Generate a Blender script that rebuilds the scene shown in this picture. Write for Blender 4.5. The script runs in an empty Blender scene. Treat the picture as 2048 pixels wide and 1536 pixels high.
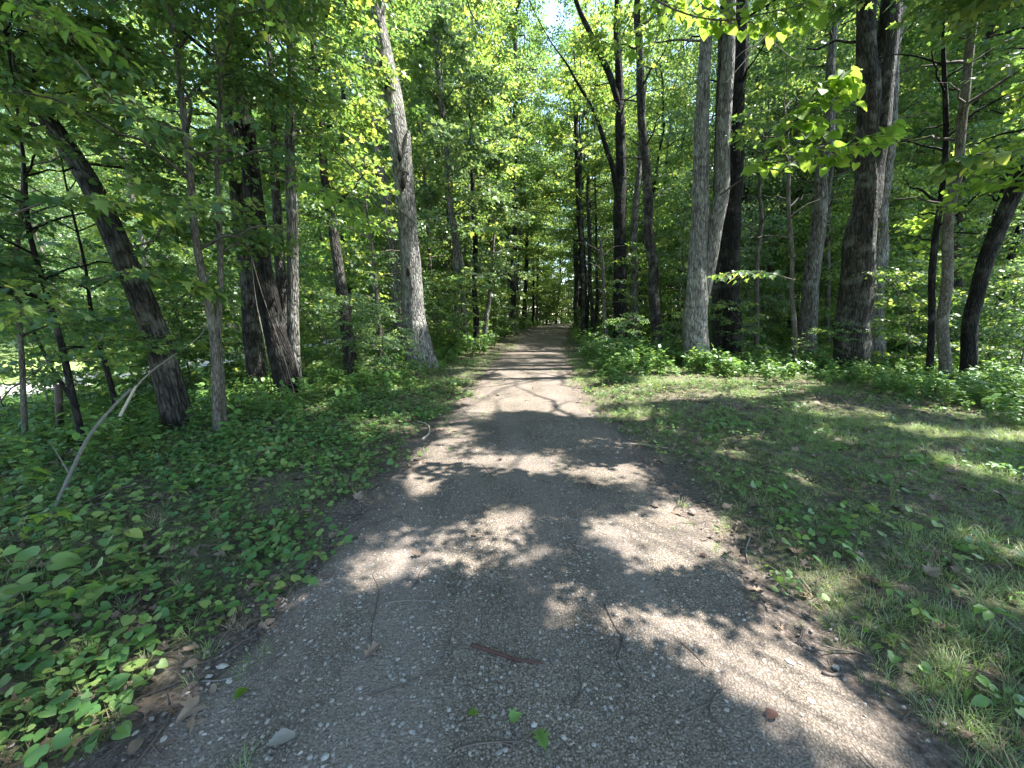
import bpy, math, random
import numpy as np
from mathutils import Vector

random.seed(11)
rng = np.random.default_rng(11)
R = math.radians
scene = bpy.context.scene
col = scene.collection

# ------------------------------------------------------------------ camera, sky, sun, exposure
PITCH, F, CZ = R(10.3), 770.0, 1.6          # focal length in pixels of the 2048 px wide photograph
cam_d = bpy.data.cameras.new('camera')
cam_d.sensor_width = 36.0
cam_d.lens = F / 2048 * 36.0
cam_d.clip_start, cam_d.clip_end = 0.05, 2000.0
cam = bpy.data.objects.new('camera', cam_d)
cam.location = (0, 0, CZ)
cam.rotation_euler = (R(90) - PITCH, 0, 0)
col.objects.link(cam)
scene.camera = cam

SUN_EL, SUN_AZ = R(60), R(8)                # azimuth measured from +X towards +Y
SUN = np.array([math.cos(SUN_EL) * math.cos(SUN_AZ), math.cos(SUN_EL) * math.sin(SUN_AZ), math.sin(SUN_EL)])
w = bpy.data.worlds.new('World')
scene.world = w
w.use_nodes = True
nt = w.node_tree
nt.nodes.clear()
sky = nt.nodes.new('ShaderNodeTexSky')
sky.sky_type = 'NISHITA'
sky.sun_disc = False
sky.sun_elevation = SUN_EL
sky.sun_rotation = R(90) - SUN_AZ
sky.air_density, sky.dust_density, sky.ozone_density = 1.0, 0.4, 1.0
bg = nt.nodes.new('ShaderNodeBackground')
bg.inputs['Strength'].default_value = 0.13
wo = nt.nodes.new('ShaderNodeOutputWorld')
nt.links.new(sky.outputs[0], bg.inputs['Color'])
nt.links.new(bg.outputs[0], wo.inputs['Surface'])

sd = bpy.data.lights.new('sun', 'SUN')
sd.energy = 4.3
sd.angle = R(0.53)
sd.color = (1.0, 0.96, 0.92)
so = bpy.data.objects.new('sun', sd)
so.rotation_euler = Vector(SUN).to_track_quat('Z', 'Y').to_euler()
so.location = (20, 0, 40)
col.objects.link(so)

scene.view_settings.view_transform = 'Standard'
scene.view_settings.look = 'None'
scene.view_settings.exposure = 2.8
scene.view_settings.gamma = 1.0
scene.cycles.max_bounces = 8
scene.cycles.diffuse_bounces = 5
scene.cycles.glossy_bounces = 2
scene.cycles.transmission_bounces = 4
scene.cycles.sample_clamp_indirect = 6.0

# ------------------------------------------------------------------ projection helpers
cp, sp = math.cos(PITCH), math.sin(PITCH)


def sstep(a, b, x):
    t = np.clip((x - a) / (b - a), 0, 1)
    return t * t * (3 - 2 * t)


def vnoise(x, y, seed=0):
    x, y = np.asarray(x, float), np.asarray(y, float)
    xi, yi = np.floor(x).astype(np.int64), np.floor(y).astype(np.int64)
    fx, fy = x - xi, y - yi
    fx, fy = fx * fx * (3 - 2 * fx), fy * fy * (3 - 2 * fy)

    def h(a, b):
        n = (a * 374761393 + b * 668265263 + seed * 1442695041) & 0xFFFFFFFF
        n = ((n ^ (n >> 13)) * 1274126177) & 0xFFFFFFFF
        n = n ^ (n >> 16)
        return (n & 0xFFFF) / 65535.0
    return ((h(xi, yi) * (1 - fx) + h(xi + 1, yi) * fx) * (1 - fy)
            + (h(xi, yi + 1) * (1 - fx) + h(xi + 1, yi + 1) * fx) * fy) * 2 - 1


def ray(u, v):
    a, b = (u - 1024) / F, (768 - v) / F
    return np.array([a, cp + b * sp, -sp + b * cp])


def at(u, v, Y):
    d = ray(u, v)
    return np.array([0, 0, CZ]) + d * (Y / d[1])


def proj(P):
    P = np.asarray(P, float)
    zc = P[..., 1] * cp - (P[..., 2] - CZ) * sp
    yc = P[..., 1] * sp + (P[..., 2] - CZ) * cp
    z = np.where(zc > 0.05, zc, 0.05)
    return 1024 + F * P[..., 0] / z, 768 - F * yc / z, zc


# path edges: pixel samples turned into ground points
_E = [(215, 1890, 1536), (420, 1700, 1350), (550, 1510, 1180), (690, 1400, 1050), (800, 1305, 930), (886, 1218, 850),
      (932, 1170, 790), (976, 1145, 740), (1012, 1132, 700), (1042, 1134, 670), (1082, 1138, 655)]
_L, _R = [], []
for l, r_, v in _E:
    for u, o in ((l, _L), (r_, _R)):
        d = ray(u, v)
        o.append((d * (CZ / -d[2]))[:2])
_L, _R = np.array(_L), np.array(_R)
PY = np.concatenate([[-8], _L[:, 1], [60, 66, 72, 80]])
PL = np.concatenate([[_L[0, 0]], _L[:, 0], [5.6, 9.5, 16, 28]])
PR = np.concatenate([[_R[0, 0]], _R[:, 0], [9.0, 13.5, 21, 35]])


def path_d(x, y):
    """signed distance outside the path edge (negative inside)"""
    l, r = np.interp(y, PY, PL), np.interp(y, PY, PR)
    return np.maximum(l - x, x - r)


def gz(x, y):
    x, y = np.asarray(x, float), np.asarray(y, float)
    d = path_d(x, y)
    l = np.interp(y, PY, PL)
    z = 0.05 * sstep(0.0, 0.9, d) + 0.045 * sstep(0.1, 1.5, d) * (vnoise(x * 0.8, y * 0.8, 3) + 0.5 * vnoise(x * 2.1, y * 2.1, 4))
    z = z + 0.012 * (1 - sstep(-0.3, 0.2, d)) * vnoise(x * 1.3, y * 0.9, 5)
    z = z - 0.9 * sstep(2.0, 12.0, l - x) * sstep(0.0, 6.0, y + 4)
    z = z + 0.8 * sstep(14, 45, x)
    return z


def ground(u, v, lift=0.0):
    d = ray(u, v)
    z = 0.0
    for _ in range(12):
        p = np.array([0, 0, CZ]) + d * ((CZ - z) / -d[2])
        z = float(gz(p[0], p[1])) + lift
    p[2] = z
    return p


def base_at(u, Y):
    x = 0.0
    for _ in range(6):
        z = float(gz(x, Y))
        zc = Y * cp + (CZ - z) * sp
        x = (u - 1024) / F * zc
    return np.array([x, Y, float(gz(x, Y))]), zc


def poly_mask(polys, W=512, H=384):
    s = 2048 / W
    X, Y = np.meshgrid((np.arange(W) + 0.5) * s, (np.arange(H) + 0.5) * s)
    m = np.zeros((H, W), bool)
    for pl in polys:
        ins = np.zeros((H, W), bool)
        n = len(pl)
        for i in range(n):
            x1, y1 = pl[i]
            x2, y2 = pl[(i + 1) % n]
            if y1 == y2:
                continue
            c = ((Y < y1) != (Y < y2)) & (X < (x2 - x1) * (Y - y1) / (y2 - y1) + x1)
            ins ^= c
        m |= ins
    return m


def look(mask, u, v, pad=False):
    H, W = mask.shape
    s = 2048 / W
    i, j = np.floor(v / s).astype(int), np.floor(u / s).astype(int)
    ok = (i >= 0) & (i < H) & (j >= 0) & (j < W)
    return np.where(ok, mask[np.clip(i, 0, H - 1), np.clip(j, 0, W - 1)], pad)


# places where the sun reaches the ground (through gaps of the leaf canopy)
SUNNY = [
    [(735, 1075), (760, 1058), (855, 1062), (850, 1105), (822, 1120), (815, 1152), (785, 1168), (742, 1145)],
    [(868, 1078), (958, 1068), (968, 1108), (905, 1128)], [(1000, 1090), (1060, 1052), (1108, 1068), (1100, 1105), (1050, 1118)],
    [(1120, 1135), (1180, 1128), (1178, 1152), (1128, 1158)], [(1022, 1195), (1095, 1162), (1098, 1200), (1104, 1238), (1035, 1222)],
    [(1098, 1215), (1150, 1182), (1218, 1180), (1220, 1232), (1150, 1238)],
    [(1242, 1182), (1330, 1202), (1420, 1210), (1530, 1238), (1610, 1292), (1705, 1400), (1780, 1450), (1900, 1530), (1800, 1560), (1650, 1490), (1520, 1400), (1440, 1340), (1380, 1290), (1250, 1212)],
    [(1205, 1042), (1290, 1000), (1400, 990), (1450, 1060), (1400, 1100), (1310, 1118), (1255, 1095)],
    [(775, 965), (830, 885), (900, 868), (905, 940), (862, 972), (820, 985)], [(935, 905), (1000, 888), (1130, 898), (1112, 932), (970, 928)],
    [(1150, 925), (1280, 900), (1300, 950), (1170, 952)], [(690, 1120), (738, 1105), (745, 1165), (700, 1170)],
    [(508, 1195), (590, 1128), (620, 1150), (560, 1205)], [(380, 1495), (520, 1490), (570, 1560), (300, 1560)], [(740, 1505), (820, 1500), (830, 1560), (740, 1560)],
    [(955, 770), (1000, 745), (1140, 740), (1185, 790), (1205, 825), (1060, 812), (925, 800)], [(1000, 700), (1115, 685), (1140, 735), (965, 742)],
    [(1040, 665), (1120, 655), (1128, 680), (1010, 690)],
    [(870, 838), (930, 830), (970, 858), (900, 866)], [(1160, 775), (1300, 765), (1560, 740), (1640, 775), (1420, 795), (1210, 800)],
    [(1240, 700), (1560, 700), (1590, 765), (1290, 775)], [(1465, 1080), (1600, 1160), (1720, 1260), (1620, 1240), (1520, 1150)],
    [(1840, 1230), (2060, 1330), (2060, 1520), (1940, 1450), (1900, 1340)], [(90, 1310), (430, 1270), (330, 1380), (60, 1450)],
    [(1855, 1015), (1985, 1030), (1965, 1062)], [(480, 892), (570, 880), (560, 905)], [(690, 845), (800, 828), (780, 860)],
    [(1150, 1060), (1190, 1040), (1200, 1075)], [(960, 1000), (1060, 985), (1070, 1020), (980, 1040)], [(1120, 1000), (1180, 985), (1185, 1020)],
    [(960, 960), (1010, 950), (1000, 975)], [(900, 1030), (960, 1025), (940, 1050)],
]
M_SUN = poly_mask(SUNNY)
M_LACY = poly_mask([[(780, 870), (1330, 880), (1500, 1060), (1620, 1180), (1850, 1480), (1600, 1500), (1260, 1260), (1000, 1220), (690, 1190), (700, 1050)], [(930, 690), (1200, 690), (1250, 860), (860, 860)]])
# directions in which the photograph shows open sky or an open view along the path
M_SKY = poly_mask([
    [(1080, 60), (1140, 50), (1150, 120), (1100, 160), (1070, 120)], [(690, 150), (725, 165), (715, 205), (690, 190)],
    [(905, 320), (945, 320), (950, 360), (915, 370)], [(240, 150), (330, 200), (290, 290), (230, 250)],
    [(1600, 60), (1650, 120), (1640, 170), (1600, 120)], [(1790, 270), (1860, 250), (1840, 320), (1770, 330)],
    [(1110, 470), (1138, 480), (1135, 590), (1115, 590)], [(180, 0), (260, 0), (330, 70), (240, 60)], [(1355, 120), (1390, 120), (1385, 200), (1345, 190)],
])
M_OPEN = poly_mask([
    [(1030, 665), (1075, 640), (1150, 640), (1180, 760), (1400, 1000), (1750, 1560), (300, 1560), (700, 1000), (900, 800)],
    [(800, 700), (780, 450), (770, 130), (820, 130), (850, 450), (870, 700)], [(1385, 690), (1380, 250), (1470, 250), (1440, 650)], [(1690, 480), (1700, 330), (1770, 330), (1760, 480)],
])
M_LEFT = poly_mask([[(0, 725), (230, 720), (270, 810), (60, 850), (0, 840)], [(40, 230), (240, 250), (300, 420), (280, 640), (120, 560), (0, 420), (0, 250)]])

# ------------------------------------------------------------------ tagging and mesh helpers


def tag(o, label=None, cat=None, group=None, kind=None):
    if label:
        o['label'] = label
    if cat:
        o['category'] = cat
    if group:
        o['group'] = group
    if kind:
        o['kind'] = kind
    return o


def empty(name, loc=(0, 0, 0)):
    o = bpy.data.objects.new(name, None)
    o.empty_display_size = 0.2
    o.location = tuple(loc)
    col.objects.link(o)
    return o


class MB:
    """collects vertices, faces (tris or quads), material slots and two vertex attributes"""

    def __init__(self):
        self.v, self.f, self.m, self.bk, self.lv = [], [], [], [], []
        self.n = 0

    def add(self, V, Fc, mat=0, bk=None, lv=None):
        V = np.asarray(V, np.float32)
        Fc = np.asarray(Fc, np.int32)
        self.v.append(V)
        self.f.append(Fc + self.n)
        self.m.append(np.full(len(Fc), mat, np.int32))
        self.bk.append(np.zeros_like(V) if bk is None else np.asarray(bk, np.float32))
        self.lv.append(np.full(len(V), 0.5, np.float32) if lv is None else np.broadcast_to(np.asarray(lv, np.float32), (len(V),)))
        self.n += len(V)

    def mesh(self, name, mats, smooth=True):
        me = bpy.data.meshes.new(name)
        V = np.concatenate(self.v)
        me.vertices.add(len(V))
        me.vertices.foreach_set('co', V.ravel())
        lens = np.concatenate([np.full(len(f), f.shape[1], np.int32) for f in self.f])
        loops = np.concatenate([f.ravel() for f in self.f])
        me.loops.add(len(loops))
        me.loops.foreach_set('vertex_index', loops)
        me.polygons.add(len(lens))
        st = np.concatenate([[0], np.cumsum(lens)[:-1]]).astype(np.int32)
        me.polygons.foreach_set('loop_start', st)
        me.polygons.foreach_set('loop_total', lens)
        me.polygons.foreach_set('material_index', np.concatenate(self.m))
        me.polygons.foreach_set('use_smooth', np.full(len(lens), smooth))
        a = me.attributes.new('bk', 'FLOAT_VECTOR', 'POINT')
        a.data.foreach_set('vector', np.concatenate(self.bk).ravel())
        a = me.attributes.new('lv', 'FLOAT', 'POINT')
        a.data.foreach_set('value', np.concatenate(self.lv))
        for m in (mats if isinstance(mats, (list, tuple)) else [mats]):
            me.materials.append(m)
        me.update(calc_edges=True)
        return me

    def obj(self, name, mats, parent=None, smooth=True):
        o = bpy.data.objects.new(name, self.mesh(name, mats, smooth))
        if parent is not None:
            o.parent = parent
        col.objects.link(o)
        return o


def nrm(a):
    return a / np.maximum(np.linalg.norm(a, axis=-1, keepdims=True), 1e-9)


def tubes(P, Rr, sides=6, disp=None, s0=0.0):
    """P (N,K,3), Rr (N,K): N tapering tubes at once -> verts, quads, bark coordinates"""
    P = np.asarray(P, float)
    if P.ndim == 2:
        P, Rr = P[None], np.asarray(Rr, float)[None]
    N, K, _ = P.shape
    T = nrm(np.gradient(P, axis=1))
    mean = nrm(T.mean(axis=1))
    ref = np.where(np.abs(mean[:, 2:3]) > 0.8, np.array([[1.0, 0, 0]]), np.array([[0, 0, 1.0]]))[:, None, :]
    A = nrm(np.cross(T, np.broadcast_to(ref, T.shape)))
    B = np.cross(T, A)
    th = np.arange(sides) * 2 * math.pi / sides
    c, s = np.cos(th)[None, None, :, None], np.sin(th)[None, None, :, None]
    S = np.concatenate([np.zeros((N, 1)), np.cumsum(np.linalg.norm(np.diff(P, axis=1), axis=2), axis=1)], axis=1) + s0
    rad = np.broadcast_to(np.asarray(Rr)[:, :, None], (N, K, sides)).copy()
    if disp is not None:
        rad = rad * disp(np.broadcast_to(th[None, None, :], rad.shape), np.broadcast_to(S[:, :, None], rad.shape), rad)
    V = P[:, :, None, :] + rad[..., None] * (c * A[:, :, None, :] + s * B[:, :, None, :])
    bk = np.concatenate([rad[..., None] * c, rad[..., None] * s, np.broadcast_to(S[:, :, None, None], rad.shape + (1,))], axis=3)
    i = np.arange(K - 1)[:, None] * sides
    j = np.arange(sides)[None, :]
    q = np.stack([i + j, i + (j + 1) % sides, i + sides + (j + 1) % sides, i + sides + j], axis=-1).reshape(-1, 4)
    Fq = (q[None] + (np.arange(N) * K * sides)[:, None, None]).reshape(-1, 4)
    return V.reshape(-1, 3), Fq, bk.reshape(-1, 3)


# ------------------------------------------------------------------ materials


def new_mat(name):
    m = bpy.data.materials.new(name)
    m.use_nodes = True
    m.node_tree.nodes.clear()
    return m, m.node_tree.nodes, m.node_tree.links


def ramp(nodes, stops, interp='LINEAR'):
    r = nodes.new('ShaderNodeValToRGB')
    r.color_ramp.interpolation = interp
    while len(r.color_ramp.elements) < len(stops):
        r.color_ramp.elements.new(0.5)
    for e, (p, c) in zip(r.color_ramp.elements, stops):
        e.position = p
        e.color = tuple(c) + (1,) if len(c) == 3 else c
    return r


def noise(nodes, links, vec, scale, detail=4, rough=0.55, dist=0.0):
    n = nodes.new('ShaderNodeTexNoise')
    n.inputs['Scale'].default_value = scale
    n.inputs['Detail'].default_value = detail
    n.inputs['Roughness'].default_value = rough
    n.inputs['Distortion'].default_value = dist
    if vec is not None:
        links.new(vec, n.inputs['Vector'])
    return n


def mixc(nodes, links, fac, a, b, mode='MIX'):
    m = nodes.new('ShaderNodeMix')
    m.data_type = 'RGBA'
    m.blend_type = mode
    for s, val in ((0, fac), (6, a), (7, b)):
        if hasattr(val, 'is_output') or isinstance(val, bpy.types.NodeSocket):
            links.new(val, m.inputs[s])
        elif s == 0:
            m.inputs[0].default_value = val
        else:
            m.inputs[s].default_value = tuple(val) + (1,)
    return m.outputs[2]


def attr(nodes, name):
    a = nodes.new('ShaderNodeAttribute')
    a.attribute_name = name
    return a


def leaf_mat(name, dark, mid, light, trans=0.4, tcol=(0.25, 0.42, 0.07), rough=0.44, spec=0.4):
    m, n, l = new_mat(name)
    a = attr(n, 'lv')
    oi = n.new('ShaderNodeObjectInfo')
    geo = n.new('ShaderNodeNewGeometry')
    ns = noise(n, l, geo.outputs['Position'], 0.35, 2)
    add = n.new('ShaderNodeMath')
    add.operation = 'MULTIPLY_ADD'
    l.new(a.outputs['Fac'], add.inputs[0])
    add.inputs[1].default_value = 0.5
    k = n.new('ShaderNodeMath')
    k.operation = 'MULTIPLY'
    l.new(oi.outputs['Random'], k.inputs[0])
    k.inputs[1].default_value = 0.3
    l.new(k.outputs[0], add.inputs[2])
    add2 = n.new('ShaderNodeMath')
    add2.operation = 'MULTIPLY_ADD'
    l.new(ns.outputs['Fac'], add2.inputs[0])
    add2.inputs[1].default_value = 0.5
    l.new(add.outputs[0], add2.inputs[2])
    r = ramp(n, [(0.15, dark), (0.6, mid), (1.0, light)])
    l.new(add2.outputs[0], r.inputs[0])
    b = n.new('ShaderNodeBsdfPrincipled')
    b.inputs['Roughness'].default_value = rough
    b.inputs['Specular IOR Level'].default_value = spec
    l.new(r.outputs[0], b.inputs['Base Color'])
    t = n.new('ShaderNodeBsdfTranslucent')
    tc = mixc(n, l, 1.0, r.outputs[0], (tcol[0] / mid[0], tcol[1] / mid[1], tcol[2] / mid[2]), 'MULTIPLY')
    l.new(tc, t.inputs['Color'])
    mx = n.new('ShaderNodeMixShader')
    mx.inputs[0].default_value = trans
    l.new(b.outputs[0], mx.inputs[1])
    l.new(t.outputs[0], mx.inputs[2])
    o = n.new('ShaderNodeOutputMaterial')
    l.new(mx.outputs[0], o.inputs['Surface'])
    return m


def bark_mat(name, dark, mid, light, scale=1.0, lichen=0.3, bump=0.03):
    m, n, l = new_mat(name)
    a = attr(n, 'bk')
    mp = n.new('ShaderNodeMapping')
    mp.inputs['Scale'].default_value = (17 * scale, 17 * scale, 3.6 * scale)
    l.new(a.outputs['Vector'], mp.inputs['Vector'])
    n1 = noise(n, l, mp.outputs[0], 1.0, 6, 0.62, 0.6)
    vo = n.new('ShaderNodeTexVoronoi')
    vo.feature = 'DISTANCE_TO_EDGE'
    vo.inputs['Scale'].default_value = 1.3
    l.new(mp.outputs[0], vo.inputs['Vector'])
    big = noise(n, l, a.outputs['Vector'], 2.2, 4, 0.6)
    r = ramp(n, [(0.3, dark), (0.5, mid), (0.72, light)])
    l.new(n1.outputs['Fac'], r.inputs[0])
    vr = ramp(n, [(0.0, (0.22, 0.21, 0.19)), (0.2, (1, 1, 1))])
    l.new(vo.outputs['Distance'], vr.inputs[0])
    c = mixc(n, l, 0.8, r.outputs[0], vr.outputs[0], 'MULTIPLY')
    lr = ramp(n, [(0.52, (0, 0, 0)), (0.66, (lichen,) * 3)])
    l.new(big.outputs['Fac'], lr.inputs[0])
    c2 = mixc(n, l, lr.outputs[0], c, (0.30, 0.31, 0.26))
    b = n.new('ShaderNodeBsdfPrincipled')
    b.inputs['Roughness'].default_value = 0.9
    b.inputs['Specular IOR Level'].default_value = 0.2
    l.new(c2, b.inputs['Base Color'])
    ad = n.new('ShaderNodeMath')
    ad.operation = 'MULTIPLY_ADD'
    l.new(vr.outputs[0], ad.inputs[0])
    ad.inputs[1].default_value = 0.6
    l.new(n1.outputs['Fac'], ad.inputs[2])
    bp = n.new('ShaderNodeBump')
    bp.inputs['Strength'].default_value = 0.9
    bp.inputs['Distance'].default_value = bump
    l.new(ad.outputs[0], bp.inputs['Height'])
    l.new(bp.outputs[0], b.inputs['Normal'])
    o = n.new('ShaderNodeOutputMaterial')
    l.new(b.outputs[0], o.inputs['Surface'])
    return m


def plain_mat(name, c1, c2, scale=30, rough=0.85, rnd=True):
    m, n, l = new_mat(name)
    tc = n.new('ShaderNodeTexCoord')
    ns = noise(n, l, tc.outputs['Object'], scale, 4)
    a = attr(n, 'lv')
    oi = n.new('ShaderNodeObjectInfo')
    s = n.new('ShaderNodeMath')
    s.operation = 'ADD'
    l.new(a.outputs['Fac'], s.inputs[0])
    l.new(oi.outputs['Random'], s.inputs[1])
    s2 = n.new('ShaderNodeMath')
    s2.operation = 'ADD'
    l.new(s.outputs[0], s2.inputs[0])
    l.new(ns.outputs['Fac'], s2.inputs[1])
    s3 = n.new('ShaderNodeMath')
    s3.operation = 'MULTIPLY'
    l.new(s2.outputs[0], s3.inputs[0])
    s3.inputs[1].default_value = 0.36
    r = ramp(n, [(0.2, c1), (0.85, c2)])
    l.new(s3.outputs[0], r.inputs[0])
    b = n.new('ShaderNodeBsdfPrincipled')
    b.inputs['Roughness'].default_value = rough
    b.inputs['Specular IOR Level'].default_value = 0.25
    l.new(r.outputs[0], b.inputs['Base Color'])
    bp = n.new('ShaderNodeBump')
    bp.inputs['Strength'].default_value = 0.5
    bp.inputs['Distance'].default_value = 0.004
    l.new(ns.outputs['Fac'], bp.inputs['Height'])
    l.new(bp.outputs[0], b.inputs['Normal'])
    o = n.new('ShaderNodeOutputMaterial')
    l.new(b.outputs[0], o.inputs['Surface'])
    return m


M = {}
M['maple'] = leaf_mat('maple_leaf', (0.018, 0.056, 0.022), (0.042, 0.10, 0.034), (0.13, 0.20, 0.065), trans=0.42, tcol=(0.25, 0.42, 0.07))
M['elm'] = leaf_mat('elm_leaf', (0.02, 0.055, 0.026), (0.046, 0.10, 0.042), (0.12, 0.18, 0.075), trans=0.4, tcol=(0.21, 0.39, 0.08))
M['pale'] = leaf_mat('sunlit_tone_maple_leaf', (0.04, 0.085, 0.045), (0.08, 0.14, 0.075), (0.20, 0.27, 0.13), trans=0.33, tcol=(0.22, 0.36, 0.1), rough=0.3)  # lighter copy of the maple leaf, sunlit tone put into its colour
M['lime'] = leaf_mat('basswood_leaf', (0.06, 0.14, 0.02), (0.10, 0.19, 0.03), (0.15, 0.23, 0.04), trans=0.5, tcol=(0.33, 0.50, 0.06), rough=0.6, spec=0.2)
M['creeper'] = leaf_mat('creeper_leaf', (0.03, 0.085, 0.025), (0.065, 0.15, 0.04), (0.19, 0.25, 0.07), trans=0.25, rough=0.5)
M['herb'] = leaf_mat('herb_leaf', (0.045, 0.11, 0.03), (0.08, 0.17, 0.04), (0.14, 0.24, 0.06), trans=0.3)
M['grass'] = leaf_mat('grass_blade', (0.08, 0.13, 0.045), (0.15, 0.21, 0.075), (0.31, 0.32, 0.16), trans=0.3, rough=0.5)
M['straw'] = plain_mat('dry_straw', (0.16, 0.12, 0.07), (0.33, 0.26, 0.16))
M['dead'] = plain_mat('dead_leaf', (0.055, 0.04, 0.03), (0.22, 0.165, 0.12), 20)
M['twig'] = plain_mat('twig_bark', (0.035, 0.027, 0.022), (0.13, 0.105, 0.085), 60)
M['stem'] = plain_mat('green_stem', (0.06, 0.09, 0.03), (0.12, 0.14, 0.05), 40)
M['redwood'] = plain_mat('rotten_red_bark', (0.028, 0.014, 0.011), (0.085, 0.045, 0.036), 90)
M['palewood'] = plain_mat('bleached_wood', (0.28, 0.23, 0.18), (0.45, 0.39, 0.31), 40)
M['greywood'] = plain_mat('weathered_wood', (0.10, 0.09, 0.075), (0.22, 0.2, 0.17), 50)
M['pebble'] = plain_mat('pebble_stone', (0.06, 0.055, 0.047), (0.37, 0.34, 0.295), 90, 0.7)
M['rock'] = plain_mat('pale_stone', (0.13, 0.125, 0.11), (0.38, 0.355, 0.31), 60, 0.7)
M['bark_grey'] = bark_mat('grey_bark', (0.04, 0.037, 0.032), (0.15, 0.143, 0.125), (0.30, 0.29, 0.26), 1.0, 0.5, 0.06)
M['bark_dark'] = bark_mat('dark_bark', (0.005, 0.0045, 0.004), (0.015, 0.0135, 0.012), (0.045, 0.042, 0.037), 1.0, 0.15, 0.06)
M['bark_brown'] = bark_mat('brown_bark', (0.013, 0.012, 0.010), (0.05, 0.046, 0.039), (0.125, 0.118, 0.102), 1.0, 0.35, 0.06)
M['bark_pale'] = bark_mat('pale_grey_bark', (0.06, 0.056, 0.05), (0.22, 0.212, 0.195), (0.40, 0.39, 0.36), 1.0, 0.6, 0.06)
M['hollow'] = plain_mat('hollow_shade', (0.006, 0.005, 0.004), (0.02, 0.016, 0.012), 50)  # near-black colour stands in for shade within the trunk hollows
M['bark_thin'] = bark_mat('sapling_bark', (0.05, 0.045, 0.036), (0.11, 0.1, 0.08), (0.19, 0.175, 0.15), 2.0, 0.3, 0.006)


def ground_mat():
    m, n, l = new_mat('woodland_soil')
    geo = n.new('ShaderNodeNewGeometry')
    pos = geo.outputs['Position']
    a = attr(n, 'lv')
    n1 = noise(n, l, pos, 3.0, 8, 0.65)
    n2 = noise(n, l, pos, 38.0, 5, 0.7)
    n3 = noise(n, l, pos, 0.7, 4, 0.6)
    soil = ramp(n, [(0.3, (0.03, 0.023, 0.017)), (0.5, (0.085, 0.067, 0.052)), (0.72, (0.21, 0.175, 0.135))])
    l.new(n2.outputs['Fac'], soil.inputs[0])
    green = ramp(n, [(0.3, (0.035, 0.055, 0.02)), (0.5, (0.085, 0.115, 0.045)), (0.7, (0.16, 0.19, 0.085))])
    l.new(n2.outputs['Fac'], green.inputs[0])
    gm = ramp(n, [(0.42, (0, 0, 0)), (0.6, (0.75, 0.75, 0.75))])
    l.new(n1.outputs['Fac'], gm.inputs[0])
    c = mixc(n, l, gm.outputs[0], soil.outputs[0], green.outputs[0])
    # lv = 1 close to the gravel: bare trodden soil with stones showing
    bare = ramp(n, [(0.3, (0.05, 0.038, 0.03)), (0.5, (0.12, 0.098, 0.08)), (0.7, (0.24, 0.205, 0.175))])
    l.new(n2.outputs['Fac'], bare.inputs[0])
    e = n.new('ShaderNodeMath')
    e.operation = 'MULTIPLY_ADD'
    l.new(n1.outputs['Fac'], e.inputs[0])
    e.inputs[1].default_value = 1.4
    l.new(a.outputs['Fac'], e.inputs[2])
    er = ramp(n, [(0.95, (0, 0, 0)), (1.0, (1, 1, 1))])
    sub = n.new('ShaderNodeMath')
    sub.operation = 'SUBTRACT'
    l.new(e.outputs[0], sub.inputs[0])
    sub.inputs[1].default_value = 0.3
    er = ramp(n, [(0.55, (0, 0, 0)), (0.95, (1, 1, 1))])
    l.new(sub.outputs[0], er.inputs[0])
    c = mixc(n, l, er.outputs[0], c, bare.outputs[0])
    b = n.new('ShaderNodeBsdfPrincipled')
    b.inputs['Roughness'].default_value = 0.95
    b.inputs['Specular IOR Level'].default_value = 0.1
    l.new(c, b.inputs['Base Color'])
    bp = n.new('ShaderNodeBump')
    bp.inputs['Strength'].default_value = 1.0
    bp.inputs['Distance'].default_value = 0.03
    l.new(n2.outputs['Fac'], bp.inputs['Height'])
    l.new(bp.outputs[0], b.inputs['Normal'])
    o = n.new('ShaderNodeOutputMaterial')
    l.new(b.outputs[0], o.inputs['Surface'])
    return m


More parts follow.
